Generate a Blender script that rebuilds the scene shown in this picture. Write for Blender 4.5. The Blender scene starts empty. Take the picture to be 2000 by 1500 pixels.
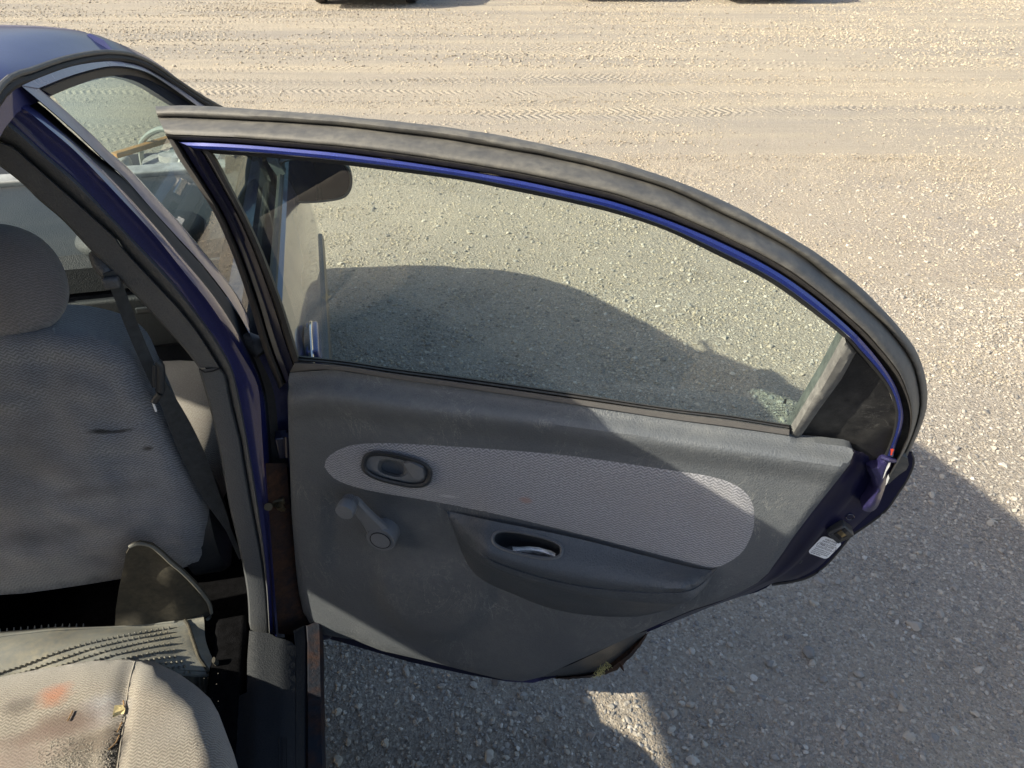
import bpy, bmesh, math, random
from math import *
from mathutils import Vector, Matrix, noise, Euler
from mathutils.geometry import delaunay_2d_cdt
SC = bpy.context.scene
COL = SC.collection
random.seed(7)

# ------------------------------------------------------------------ camera
CAM_H, FPX, PITCH, YAW = 1.55, 1430.0, radians(34), radians(13.4)
FH = Vector((sin(YAW), cos(YAW), 0)); RH = Vector((cos(YAW), -sin(YAW), 0)); ZZ = Vector((0, 0, 1))
FW = FH * cos(PITCH) - ZZ * sin(PITCH); UP = FH * sin(PITCH) + ZZ * cos(PITCH)
C0 = Vector((0, 0, CAM_H))
cd = bpy.data.cameras.new('camera'); cam = bpy.data.objects.new('camera', cd); COL.objects.link(cam)
cd.sensor_fit = 'HORIZONTAL'; cd.sensor_width = 36.0; cd.lens = 36.0 * FPX / 2000.0
cd.clip_start = 0.02; cd.clip_end = 2000
M = Matrix((RH, UP, -FW)).transposed().to_4x4(); M.translation = C0; cam.matrix_world = M
SC.camera = cam

# ------------------------------------------------------------------ light
SUN_EL, SUN_AZ = radians(32.2), radians(-4.0)
SUN = Vector((-cos(SUN_EL) * cos(SUN_AZ), cos(SUN_EL) * sin(SUN_AZ), sin(SUN_EL)))
sd = bpy.data.lights.new('sun', 'SUN'); so = bpy.data.objects.new('sun', sd); COL.objects.link(so)
sd.energy = 5.0; sd.angle = radians(0.53); sd.color = (1.0, 0.925, 0.75)
so.rotation_mode = 'QUATERNION'; so.rotation_quaternion = SUN.to_track_quat('Z', 'Y'); so.location = (-8, 0, 8)
wd = bpy.data.worlds.new('World'); SC.world = wd; wd.use_nodes = True
wn = wd.node_tree; bg = wn.nodes['Background']; sky = wn.nodes.new('ShaderNodeTexSky')
sky.sky_type = 'NISHITA'; sky.sun_disc = False; sky.sun_elevation = SUN_EL
sky.sun_rotation = atan2(SUN.x, SUN.y); sky.air_density = 1.0; sky.dust_density = 3.0; sky.ozone_density = 1.0
wn.links.new(sky.outputs[0], bg.inputs[0]); bg.inputs[1].default_value = 0.132
vs = SC.view_settings; vs.view_transform = 'Standard'; vs.look = 'None'; vs.gamma = 1.0
vs.exposure = 0.76; vs.use_curve_mapping = False

# ------------------------------------------------------------------ geometry helpers
def V(*a): return Vector(a)
def ray(px, py): return RH * (px - 1000) + UP * (750 - py) + FW * FPX
def onpl(px, py, n, d):
    r = ray(px, py); return C0 + r * ((d - n.dot(C0)) / n.dot(r))
DO = V(-.145, 1.0, 0); DU = V(.907, -.42, 0).normalized(); DW = V(DU.y, -DU.x, 0)
VB, LEAN = .935, .30
def dr(px, py, W=0.0): return onpl(px, py, DW, DW.dot(DO) + W)                 # rear door, lower part
NWL = DW - ZZ * LEAN
def dw(px, py, W=0.0): return onpl(px, py, NWL, NWL.dot(DO + ZZ * VB) + W)     # rear door, window part
def inv_door(P):
    q = P - DO; return (q.dot(DU), P.z)
NS = V(1, 0, .48)
def sd_(px, py, off=0.0): return onpl(px, py, NS, -.15 + .95 * .48 + off)      # right body side above belt
def yp(px, py, y): return onpl(px, py, V(0, 1, 0), y)
def xp(px, py, x): return onpl(px, py, V(1, 0, 0), x)
def zp(px, py, z): return onpl(px, py, ZZ, z)

def cr(pts, n, closed=False):
    """catmull-rom through pts, resampled evenly to n points"""
    P = [Vector(p) for p in pts]; m = len(P); dense = []
    segs = m if closed else m - 1
    for i in range(segs):
        if closed: a, b, c, d = P[(i - 1) % m], P[i], P[(i + 1) % m], P[(i + 2) % m]
        else:
            b, c = P[i], P[i + 1]
            a = P[i - 1] if i > 0 else b * 2 - c
            d = P[i + 2] if i + 2 < m else c * 2 - b
        for k in range(12):
            t = k / 12.0
            dense.append(((b * 2) + (c - a) * t + (a * 2 - b * 5 + c * 4 - d) * t * t + (b * 3 - a - c * 3 + d) * t ** 3) * .5)
    dense.append(P[0].copy() if closed else P[-1].copy())
    L = [0.0]
    for i in range(1, len(dense)): L.append(L[-1] + (dense[i] - dense[i - 1]).length)
    out = []; j = 0; tot = L[-1]; cnt = n if closed else n - 1
    for k in range(n):
        s = tot * k / cnt
        while j < len(L) - 2 and L[j + 1] < s: j += 1
        f = (s - L[j]) / max(L[j + 1] - L[j], 1e-9)
        out.append(dense[j].lerp(dense[j + 1], min(max(f, 0), 1)))
    return out
def poly_resample(pts, step, closed=True):
    P = [Vector(p) for p in pts]; out = []
    m = len(P)
    for i in range(m if closed else m - 1):
        a, b = P[i], P[(i + 1) % m]; k = max(1, int(round((b - a).length / step)))
        for j in range(k): out.append(a.lerp(b, j / k))
    if not closed: out.append(P[-1])
    return out
def inside(p, poly):
    x, y = p[0], p[1]; c = False; n = len(poly); j = n - 1
    for i in range(n):
        xi, yi = poly[i][0], poly[i][1]; xj, yj = poly[j][0], poly[j][1]
        if (yi > y) != (yj > y) and x < (xj - xi) * (y - yi) / (yj - yi) + xi: c = not c
        j = i
    return c
def dist_poly(p, poly, closed=True):
    best = 1e9; n = len(poly)
    for i in range(n if closed else n - 1):
        a = poly[i]; b = poly[(i + 1) % n]
        ax, ay, bx, by = a[0], a[1], b[0], b[1]; dx, dy = bx - ax, by - ay
        t = ((p[0] - ax) * dx + (p[1] - ay) * dy) / max(dx * dx + dy * dy, 1e-9); t = min(max(t, 0), 1)
        d = hypot(p[0] - ax - t * dx, p[1] - ay - t * dy)
        if d < best: best = d
    return best
def interp(x, tab):
    if x <= tab[0][0]: return tab[0][1]
    for (a, b), (c, d) in zip(tab, tab[1:]):
        if x <= c: return b + (d - b) * (x - a) / (c - a)
    return tab[-1][1]
def sm(a, b, x):
    t = min(max((x - a) / (b - a), 0), 1); return t * t * (3 - 2 * t)

ORG = {}
def empty(name, loc, label, cat, group=None, parent=None):
    o = bpy.data.objects.new(name, None); COL.objects.link(o); o.empty_display_size = .05
    o.location = Vector(loc) - (ORG[parent.name] if parent else Vector()); ORG[o.name] = Vector(loc)
    if parent: o.parent = parent
    if label: o['label'] = label
    if cat: o['category'] = cat
    if group: o['group'] = group
    return o
def mk(name, verts, faces, mat, parent=None, org=None, uvf=None, smooth=True, label=None, cat=None, group=None, kind=None, angle=40, mods=None):
    me = bpy.data.meshes.new(name)
    if org is None: org = ORG[parent.name] if parent else Vector()
    org = Vector(org)
    verts = [Vector(v) for v in verts]
    me.from_pydata([v - org for v in verts], [], faces)
    me.validate()
    bm = bmesh.new(); bm.from_mesh(me); bmesh.ops.remove_doubles(bm, verts=bm.verts, dist=2e-5)
    bmesh.ops.recalc_face_normals(bm, faces=bm.faces)
    if smooth:
        for f in bm.faces: f.smooth = True
        for e in bm.edges:
            if len(e.link_faces) == 2 and e.calc_face_angle(0) > radians(angle): e.smooth = False
    if uvf:
        ul = bm.loops.layers.uv.new('UVMap')
        for f in bm.faces:
            for l in f.loops: l[ul].uv = uvf(l.vert.co + org)
    bm.to_mesh(me); bm.free()
    o = bpy.data.objects.new(name, me); COL.objects.link(o)
    if isinstance(mat, (list, tuple)):
        for x in mat: me.materials.append(x)
    else: me.materials.append(mat)
    if parent: o.parent = parent; o.location = org - ORG[parent.name]
    else: o.location = org
    ORG[o.name] = org
    if label: o['label'] = label
    if cat: o['category'] = cat
    if group: o['group'] = group
    if kind: o['kind'] = kind
    return o
def loft(curves, closed_u=False, closed_v=False):
    """curves: list of equal-length point lists -> verts, faces"""
    n = len(curves[0]); m = len(curves); v = [p for c in curves for p in c]; f = []
    for i in range(m if closed_v else m - 1):
        i2 = (i + 1) % m
        for j in range(n if closed_u else n - 1):
            j2 = (j + 1) % n
            f.append((i * n + j, i * n + j2, i2 * n + j2, i2 * n + j))
    return v, f
def capped(curves, closed_u=False, closed_v=True):
    v, f = loft(curves, closed_u, closed_v); n = len(curves[0]); m = len(curves)
    f.append([i * n for i in range(m)]); f.append([i * n + n - 1 for i in range(m)][::-1])
    return v, f
def ringloft(rings):
    v, f = loft(rings, True, False); n = len(rings[0]); m = len(rings)
    f.append(list(range(n))[::-1]); f.append([(m - 1) * n + j for j in range(n)])
    return v, f
def tube(path, r, n=10, sq=1.0, upv=None):
    rings = []
    for i, p in enumerate(path):
        t = (path[min(i + 1, len(path) - 1)] - path[max(i - 1, 0)]).normalized()
        a = upv if upv is not None else (ZZ if abs(t.z) < .9 else V(1, 0, 0))
        x = t.cross(a).normalized(); y = x.cross(t).normalized()
        rr = r[i] if isinstance(r, (list, tuple)) else r
        rings.append([p + x * cos(2 * pi * k / n) * rr + y * sin(2 * pi * k / n) * rr * sq for k in range(n)])
    return ringloft(rings)
def box(c, sx, sy, sz, ax=None, ay=None, az=None, bev=0.0, seg=3):
    """rounded box centred at c with half sizes"""
    ax = ax or V(1, 0, 0); ay = ay or V(0, 1, 0); az = az or ZZ
    bm = bmesh.new(); bmesh.ops.create_cube(bm, size=2)
    for v in bm.verts: v.co = V(v.co.x * sx, v.co.y * sy, v.co.z * sz)
    if bev > 0: bmesh.ops.bevel(bm, geom=list(bm.edges), offset=bev, segments=seg, affect='EDGES', profile=.6)
    bm.verts.index_update()
    vs_ = [c + ax * v.co.x + ay * v.co.y + az * v.co.z for v in bm.verts]
    fs = [[v.index for v in f.verts] for f in bm.faces]; bm.free()
    return vs_, fs
def join(*vf):
    V_, F_ = [], []
    for v, f in vf:
        k = len(V_); V_ += list(v); F_ += [[i + k for i in x] for x in f]
    return V_, F_
def extr(poly, vec):
    n = len(poly); v = list(poly) + [p + vec for p in poly]
    f = [list(range(n))[::-1], [n + i for i in range(n)]] + [[i, (i + 1) % n, n + (i + 1) % n, n + i] for i in range(n)]
    return v, f
def px_sheet(outline, P, step, back=None, holes=(), grid=True, shear=0.0):
    """triangulates a traced outline, P(x,y)->3D; 'back' gives the sheet its thickness"""
    ol = [Vector((p[0], p[1])) for p in outline]; hs = [[Vector((p[0], p[1])) for p in h] for h in holes]
    pts = list(ol); edges = [(i, (i + 1) % len(ol)) for i in range(len(ol))]
    for h in hs:
        k = len(pts); pts += h; edges += [(k + i, k + (i + 1) % len(h)) for i in range(len(h))]
    if grid:
        x0 = min(p.x for p in ol); x1 = max(p.x for p in ol); y0 = min(p.y for p in ol); y1 = max(p.y for p in ol)
        y = y0 + step * .5 - abs(shear) * (x1 - x0); r = 0
        while y < y1:
            x = x0 + step * (.5 if r % 2 else 0)
            while x < x1:
                q = (x, y + shear * (x - x0))
                if inside(q, ol) and dist_poly(q, ol) > step * .45 and all(not inside(q, h) and dist_poly(q, h) > step * .45 for h in hs):
                    pts.append(Vector(q))
                x += step
            y += step * .87; r += 1
    vv, ee, ff, *_ = delaunay_2d_cdt(pts, edges, [], 0, 1e-4)
    F_ = []
    for f in ff:
        c = sum((vv[i] for i in f), Vector((0, 0))) / len(f)
        if inside(c, ol) and not any(inside(c, h) for h in hs): F_.append(list(f))
    V_ = [P(v.x, v.y) for v in vv]
    if back is not None:
        cnt = {}
        for f in F_:
            for i in range(len(f)):
                e = (f[i], f[(i + 1) % len(f)]); cnt[tuple(sorted(e))] = cnt.get(tuple(sorted(e)), 0) + 1
        m = {}
        def bk(i):
            if i not in m: m[i] = len(V_); V_.append(V_[i] + back)
            return m[i]
        for f in list(F_):
            for i in range(len(f)):
                a, b = f[i], f[(i + 1) % len(f)]
                if cnt[tuple(sorted((a, b)))] == 1: F_.append([b, a, bk(a), bk(b)])
    return V_, F_

# ------------------------------------------------------------------ materials
class N:
    def __init__(s, name):
        s.m = bpy.data.materials.new(name); s.m.use_nodes = True; s.t = s.m.node_tree
        s.b = s.t.nodes['Principled BSDF']; s.out = s.t.nodes['Material Output']; s._tc = None
    def n(s, typ, ins=None, **pr):
        nd = s.t.nodes.new('ShaderNode' + typ)
        for k, v in pr.items(): setattr(nd, k, v)
        for k, v in (ins or {}).items():
            sk = nd.inputs[k]
            if isinstance(v, bpy.types.NodeSocket): s.t.links.new(v, sk)
            else:
                if isinstance(v, tuple) and len(v) == 3 and sk.type == 'RGBA': v = (*v, 1)
                sk.default_value = v
        return nd
    def tc(s, which='Object'):
        if not s._tc: s._tc = s.n('TexCoord')
        return s._tc.outputs[which]
    def math(s, op, a, b=0.0, c=0.0, clamp=False):
        nd = s.n('Math', operation=op, use_clamp=clamp)
        for i, v in enumerate((a, b, c)):
            if isinstance(v, bpy.types.NodeSocket): s.t.links.new(v, nd.inputs[i])
            else: nd.inputs[i].default_value = v
        return nd.outputs[0]
    def noise(s, scale, detail=4, rough=.55, vec=None, dist=0.0, out='Fac'):
        return s.n('TexNoise', {'Vector': vec or s.tc(), 'Scale': scale, 'Detail': detail, 'Roughness': rough, 'Distortion': dist}).outputs[out]
    def ramp(s, fac, *stops, interp='LINEAR'):
        nd = s.n('ValToRGB', {'Fac': fac}); r = nd.color_ramp; r.interpolation = interp
        while len(r.elements) < len(stops): r.elements.new(.5)
        for e, (p, c) in zip(r.elements, stops):
            e.position = p; e.color = (c, c, c, 1) if isinstance(c, (int, float)) else (*c, 1)
        return nd.outputs[0]
    def mix(s, fac, a, b, blend='MIX'):
        nd = s.n('Mix', data_type='RGBA', blend_type=blend)
        for i, v in ((0, fac), (6, a), (7, b)):
            if isinstance(v, bpy.types.NodeSocket): s.t.links.new(v, nd.inputs[i])
            else: nd.inputs[i].default_value = (*v, 1) if isinstance(v, tuple) and len(v) == 3 else v
        return nd.outputs[2]
    def map(s, vec, scale=(1, 1, 1), rot=(0, 0, 0), loc=(0, 0, 0)):
        return s.n('Mapping', {'Vector': vec, 'Scale': scale, 'Rotation': rot, 'Location': loc}).outputs[0]
    def bump(s, h, strength=.5, dist=.001, nrm=None):
        ins = {'Height': h, 'Strength': strength, 'Distance': dist}
        if nrm is not None: ins['Normal'] = nrm
        return s.n('Bump', ins).outputs[0]
    def set(s, **k):
        for a, v in k.items():
            sk = s.b.inputs[a.replace('_', ' ')]
            if isinstance(v, bpy.types.NodeSocket): s.t.links.new(v, sk)
            else: sk.default_value = (*v, 1) if isinstance(v, tuple) and len(v) == 3 and sk.type == 'RGBA' else v
        return s.m

def m_plastic(name, col, rough=.5, dust=.35, grain=1.0, dustcol=(.22, .21, .19), scratch=.5):
    s = N(name); big = s.noise(3.5, 5, .6); fine = s.noise(60, 4, .6)
    d = s.math('MULTIPLY', s.ramp(big, (.42, 0.0), (.75, 1.0)), s.ramp(fine, (.35, .2), (.7, 1.0)))
    d = s.math('MULTIPLY', d, dust)
    st = s.noise(1.0, 6, .7, vec=s.map(s.tc(), scale=(14, 14, 5)), dist=2.5)
    sc = s.ramp(st, (.492, 0.0), (.5, 1.0), (.508, 0.0))
    sc2 = s.math('MULTIPLY', sc, s.ramp(s.noise(9, 3), (.48, 0.0), (.62, 1.0)))
    spk = s.n('TexVoronoi', {'Vector': s.tc(), 'Scale': 55.0, 'Randomness': 1.0}).outputs['Distance']
    spm = s.math('MULTIPLY', s.ramp(spk, (.0, 1.0), (.09, 0.0)), s.ramp(s.noise(7, 3), (.5, 0.0), (.62, 1.0)))
    f = s.math('ADD', d, s.math('MULTIPLY', s.math('MAXIMUM', sc2, s.math('MULTIPLY', spm, .7)), scratch), clamp=True)
    c = s.mix(f, col, dustcol)
    v = s.n('TexVoronoi', {'Vector': s.mixv(s.tc()), 'Scale': 230.0}, feature='DISTANCE_TO_EDGE').outputs['Distance']
    c = s.mix(s.ramp(v, (0, .28 * grain), (.12, 0.0)), c, tuple(x * 2.0 + .02 for x in col))
    h = s.math('ADD', s.ramp(v, (0, 0.0), (.25, 1.0)), s.math('MULTIPLY', s.noise(700, 3), .5))
    return s.set(Base_Color=c, Roughness=s.math('ADD', rough, s.math('MULTIPLY', f, .25)), Normal=s.bump(h, min(1, .6 * grain), .0009))
def _mixv(s, vec):
    nz = s.n('TexNoise', {'Vector': vec, 'Scale': 90.0, 'Detail': 3.0}).outputs['Color']
    return s.n('VectorMath', {0: vec, 1: s.n('VectorMath', {0: nz, 'Scale': .01}, operation='SCALE').outputs[0]}, operation='ADD').outputs[0]
N.mixv = _mixv
def m_simple(name, col, rough=.5, metal=0.0, var=.25, scale=20, bump=0.0, coat=0.0, spec=.5):
    s = N(name); nz = s.noise(scale, 5, .6)
    c = s.mix(s.ramp(nz, (.3, 0.0), (.75, 1.0)), tuple(x * (1 - var) for x in col), tuple(min(1, x * (1 + var)) for x in col))
    k = dict(Base_Color=c, Roughness=rough, Metallic=metal, Coat_Weight=coat, Specular_IOR_Level=spec)
    if bump: k['Normal'] = s.bump(s.noise(scale * 6, 4), bump, .002)
    return s.set(**k)
def m_paint(name, col, dust=.2, metal=.35, dustcol=(.23, .22, .21), rough=.32, coat=1.0):
    s = N(name); d = s.math('MULTIPLY', s.ramp(s.noise(5, 6, .65), (.4, .1), (.7, 1.0)), dust)
    fl = s.n('TexVoronoi', {'Vector': s.tc(), 'Scale': 1400.0}).outputs['Color']
    flk = s.ramp(s.n('SeparateColor', {'Color': fl}).outputs[0], (.75, 0.0), (1.0, 1.0))
    c0 = s.mix(s.math('MULTIPLY', flk, .35), col, tuple(min(1, x * 3.2 + .01) for x in col))
    spk = s.n('TexVoronoi', {'Vector': s.tc(), 'Scale': 70.0}).outputs['Distance']
    sp = s.math('MULTIPLY', s.ramp(spk, (.0, 1.0), (.08, 0.0)), s.ramp(s.noise(11, 3), (.55, 0.0), (.6, .8)))
    c = s.mix(s.math('ADD', d, s.math('MULTIPLY', sp, .4), clamp=True), c0, dustcol)
    return s.set(Base_Color=c, Metallic=metal, Roughness=s.math('ADD', rough, d), Coat_Weight=coat, Coat_Roughness=s.math('ADD', .04, s.math('MULTIPLY', d, .35)),
                 Normal=s.bump(s.noise(25, 3), .03, .003))
def m_rubber(name, col=(.028, .028, .03), dust=.5, dustcol=(.25, .22, .18), rough=.55, stretch=(1, 1, 1)):
    s = N(name); v = s.map(s.tc(), scale=stretch)
    d = s.math('MULTIPLY', s.ramp(s.noise(7, 6, .7, vec=v), (.2, 0.0), (.8, 1.0)), s.ramp(s.noise(90, 4, .7), (.3, .35), (.65, 1.0)))
    c = s.mix(s.math('MULTIPLY', d, dust), col, dustcol)
    return s.set(Base_Color=c, Roughness=s.math('ADD', rough, s.math('MULTIPLY', d, .3)), Normal=s.bump(s.noise(160, 5, .7), .35, .0008))
def m_fabric(name, lo, hi, period=.0115, row=.0042, amp=.42, stains=(), dirt=.0, bump=.8, dirtcol=(.10, .075, .055), fuzz=.5):
    """knitted seat cloth: little zigzag rows that run along the UV (metres)"""
    s = N(name); uv = s.tc('UV')
    wob = s.n('TexNoise', {'Vector': uv, 'Scale': 45.0, 'Detail': 2.0}).outputs['Color']
    uv2 = s.n('VectorMath', {0: uv, 1: s.n('VectorMath', {0: wob, 'Scale': .0022}, operation='SCALE').outputs[0]}, operation='ADD').outputs[0]
    sx = s.n('SeparateXYZ', {'Vector': uv2}); u, v = sx.outputs[0], sx.outputs[1]
    tri = s.math('PINGPONG', u, period / 2)
    ph = s.math('MULTIPLY', s.math('ADD', v, s.math('MULTIPLY', tri, amp)), 2 * pi / row)
    w = s.math('MULTIPLY_ADD', s.math('SINE', ph), .5, .5)
    w2 = s.math('MULTIPLY_ADD', s.math('SINE', s.math('MULTIPLY', u, 2 * pi / (period / 6))), .5, .5)
    nz = s.n('TexNoise', {'Vector': uv, 'Scale': 900.0, 'Detail': 3.0, 'Roughness': .7}).outputs['Fac']
    nz2 = s.n('TexNoise', {'Vector': uv, 'Scale': 260.0, 'Detail': 2.0, 'Roughness': .6}).outputs['Fac']
    h = s.math('ADD', s.math('ADD', s.math('MULTIPLY', w, .42), s.math('MULTIPLY', w2, .10)), s.math('ADD', s.math('MULTIPLY', s.math('SUBTRACT', nz, .5), 1.3), s.math('MULTIPLY', s.math('SUBTRACT', nz2, .4), .7)))
    c = s.mix(s.ramp(h, (.1, 0.0), (.75, 1.0)), lo, hi)
    big = s.n('TexNoise', {'Vector': uv, 'Scale': 7.0, 'Detail': 5.0, 'Roughness': .65}).outputs['Fac']
    c = s.mix(s.math('MULTIPLY', s.ramp(big, (.42, 0.0), (.72, 1.0)), dirt), c, dirtcol)
    for (su, sv, ru, rv, col, st) in stains:
        mp = s.map(uv2, scale=(1 / ru, 1 / rv, 1), loc=(-su / ru, -sv / rv, 0))
        dn = s.n('VectorMath', {0: mp}, operation='LENGTH').outputs['Value']
        dn = s.math('ADD', dn, s.math('MULTIPLY', s.math('SUBTRACT', s.n('TexNoise', {'Vector': uv, 'Scale': 24.0, 'Detail': 5.0, 'Roughness': .7}).outputs['Fac'], .5), 1.3))
        c = s.mix(s.math('MULTIPLY', s.ramp(dn, (.35, 1.0), (1.05, 0.0)), st), c, col)
    return s.set(Base_Color=c, Roughness=.95, Specular_IOR_Level=.15, Sheen_Weight=fuzz, Sheen_Roughness=.6, Normal=s.bump(h, bump, .0012))
def m_glass(name, tint=(.80, .90, .86), ior=1.62, dirt=.035, dirtcol=(.5, .52, .5)):
    s = N(name); s.t.nodes.remove(s.b)
    tr = s.n('BsdfTransparent', {'Color': tint}); gl = s.n('BsdfGlossy', {'Color': (1, 1, 1), 'Roughness': .0})
    df = s.n('BsdfDiffuse', {'Color': dirtcol})
    ge = s.n('NewGeometry'); dt = s.n('VectorMath', {0: ge.outputs['Incoming'], 1: ge.outputs['Normal']}, operation='DOT_PRODUCT').outputs['Value']
    om = s.math('SUBTRACT', 1.0, s.math('ABSOLUTE', dt)); fr = s.math('MULTIPLY_ADD', s.math('POWER', om, 5.0), .92, .075)
    a = s.n('MixShader', {0: fr, 1: tr.outputs[0], 2: gl.outputs[0]})
    dm = s.math('MULTIPLY', s.math('ADD', s.ramp(s.noise(6, 5, .65), (.35, .25), (.75, 1.0)), s.math('MULTIPLY', s.ramp(s.noise(230, 3, .7), (.62, 0.0), (.75, 1.0)), 1.6)), dirt)
    b = s.n('MixShader', {0: dm, 1: a.outputs[0], 2: df.outputs[0]})
    s.t.links.new(b.outputs[0], s.out.inputs[0]); return s.m
def m_rust(name, a=(.045, .022, .014), b=(.13, .055, .025), paint=(.02, .02, .035), amt=.7):
    s = N(name); n1 = s.noise(14, 7, .7); n2 = s.noise(70, 5, .7)
    c = s.mix(s.ramp(n2, (.3, 0.0), (.7, 1.0)), a, b)
    c = s.mix(s.ramp(n1, (amt - .22, 1.0), (amt, 0.0)), paint, c) if amt < 1 else c
    return s.set(Base_Color=c, Roughness=.8, Specular_IOR_Level=.3, Normal=s.bump(s.math('ADD', n2, n1), .7, .003))

MT = {}
MT['paint'] = m_paint('navy_paint', (.010, .012, .065), dust=.10)
MT['paint_roof'] = m_paint('dusty_navy_paint', (.010, .014, .09), dust=.10, dustcol=(.12, .13, .22), rough=.55, coat=.45, metal=.1)
MT['paint_side'] = m_paint('dust_and_reflection_navy_paint', (.05, .048, .085), dust=1.0, dustcol=(.36, .33, .40), rough=.3)  # pale mauve dust tone also carries the reflected sky and ground
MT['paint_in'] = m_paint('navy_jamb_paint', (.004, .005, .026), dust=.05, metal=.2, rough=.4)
MT['frame'] = m_paint('bright_navy_paint', (.012, .026, .185), dust=.10, metal=.25)
MT['bracket'] = m_paint('bracket_navy_paint', (.012, .010, .07), dust=.10, metal=.2)
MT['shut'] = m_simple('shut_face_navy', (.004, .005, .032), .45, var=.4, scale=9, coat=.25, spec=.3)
MT['door_plastic'] = m_plastic('grey_door_trim', (.088, .097, .108), rough=.52, dust=.24, grain=.6, dustcol=(.36, .36, .33), scratch=.65)
MT['arm_plastic'] = m_plastic('dark_armrest_trim', (.055, .066, .080), rough=.45, dust=.25, grain=.8, scratch=.5)
MT['crank'] = m_plastic('grey_crank_plastic', (.145, .155, .17), rough=.4, dust=.15, grain=.25, scratch=.2)
MT['bezel'] = m_plastic('dark_handle_plastic', (.03, .034, .04), rough=.4, dust=.2, grain=.3, scratch=.2)
MT['pillar'] = m_plastic('pillar_trim_plastic', (.082, .088, .096), rough=.45, dust=.25, grain=.6, scratch=.35)
MT['sill'] = m_plastic('sill_plastic', (.009, .012, .017), rough=.65, dust=.08, grain=.5, dustcol=(.10, .09, .08), scratch=.35)
MT['dash_face'] = m_plastic('shaded_dash_plastic', (.011, .014, .019), rough=.6, dust=.08, grain=.8, scratch=.05)  # darker copy of the dash plastic, the face's shade is in its colour
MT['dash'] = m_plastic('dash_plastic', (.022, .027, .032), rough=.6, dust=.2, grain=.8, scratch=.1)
MT['seal'] = m_rubber('weathered_seal_rubber', (.06, .06, .06), .7, (.27, .25, .205), stretch=(3, 3, 14))
MT['seal_dark'] = m_rubber('black_seal_rubber', (.018, .018, .02), .25)
MT['strip'] = m_rubber('felt_strip', (.10, .095, .095), .5, (.2, .19, .17), rough=.8)
MT['qtrim'] = m_plastic('scuffed_black_plastic', (.009, .009, .010), rough=.4, dust=.35, grain=.15, dustcol=(.22, .22, .21), scratch=.3)
MT['qstrip'] = m_rubber('dusty_run_channel', (.06, .06, .06), .9, (.30, .30, .28))
MT['black'] = m_simple('black_void_plastic', (.008, .009, .012), .7)
MT['carpet'] = m_simple('dark_carpet', (.006, .006, .007), .95, var=.5, scale=60, bump=.6, spec=.05)
MT['rust'] = m_rust('rusty_steel', a=(.018, .011, .009), b=(.075, .034, .018), paint=(.012, .012, .018), amt=.68)
MT['rust2'] = m_rust('rust_stained_sill', a=(.022, .016, .014), b=(.085, .035, .018), paint=(.016, .02, .03), amt=.55)
MT['glass'] = m_glass('door_glass')
MT['glass2'] = m_glass('front_glass', tint=(.78, .88, .86), dirt=.03)
MT['glass3'] = m_glass('windshield_glass', tint=(.82, .9, .88), dirt=.06)
MT['fab_door'] = m_fabric('door_cloth', (.12, .125, .145), (.47, .47, .505), dirt=.3, row=.0052, amp=.75, dirtcol=(.20, .19, .19), stains=((inv_door(dr(1032, 965))[0], inv_door(dr(1032, 965))[1], .012, .008, (.30, .16, .12), .7), (inv_door(dr(880, 962))[0], inv_door(dr(880, 962))[1], .02, .005, (.55, .55, .56), .5)))
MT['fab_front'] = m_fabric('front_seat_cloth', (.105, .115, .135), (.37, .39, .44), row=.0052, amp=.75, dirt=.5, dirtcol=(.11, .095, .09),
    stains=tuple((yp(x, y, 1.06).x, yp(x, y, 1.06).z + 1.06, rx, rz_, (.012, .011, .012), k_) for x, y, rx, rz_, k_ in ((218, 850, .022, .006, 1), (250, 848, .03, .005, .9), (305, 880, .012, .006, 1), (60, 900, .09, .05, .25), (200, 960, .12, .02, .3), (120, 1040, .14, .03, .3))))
MT['fab_rear'] = m_fabric('rear_seat_cloth', (.17, .145, .115), (.50, .45, .37), dirt=.5, dirtcol=(.16, .12, .09), bump=.8, row=.0052, amp=.7,
    stains=tuple((zp(x, y, .512).x, zp(x, y, .512).y, rx, ry, c_, k_) for x, y, rx, ry, c_, k_ in ((108, 1352, .035, .028, (.42, .15, .06), .85), (200, 1380, .045, .035, (.33, .36, .44), .38),
        (222, 1455, .028, .04, (.03, .024, .02), .95), (130, 1405, .07, .03, (.13, .08, .055), .85), (40, 1372, .035, .02, (.09, .07, .055), .7), (190, 1440, .06, .025, (.10, .07, .045), .8), (80, 1425, .11, .016, (.17, .11, .085), .6), (20, 1470, .08, .03, (.26, .18, .15), .5), (340, 1420, .05, .04, (.30, .27, .24), .4))))
MT['fab_head'] = m_fabric('headrest_cloth', (.14, .135, .145), (.31, .295, .305), dirt=.3, period=.0095, row=.0044, amp=.7)
MT['mat'] = m_rubber('floor_mat_rubber', (.16, .178, .185), .75, (.44, .385, .26), rough=.5)
MT['mat_dark'] = m_rubber('floor_mat_underside', (.018, .018, .017), .9, (.16, .14, .095), rough=.75)
MT['jamb_blue'] = m_paint('blue_jamb_paint', (.010, .014, .10), dust=.05, metal=.2, rough=.4)
MT['belt'] = m_simple('seat_belt_webbing', (.04, .045, .05), .75, var=.3, scale=90, bump=.4)
MT['white'] = m_simple('white_print', (.85, .87, .9), .5, var=.03)
MT['ink'] = m_simple('black_ink', (.02, .02, .03), .5, var=.05)
MT['glassmark'] = m_simple('frit_print', (.03, .035, .035), .5, var=.05)
MT['brass'] = m_simple('dull_brass', (.10, .08, .045), .6, metal=.4, var=.3, scale=60)
MT['steel'] = m_simple('dull_steel', (.32, .32, .31), .4, metal=.8, var=.3, scale=40)
MT['chrome'] = m_simple('chrome', (.7, .7, .72), .12, metal=1.0, var=.05)
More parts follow.
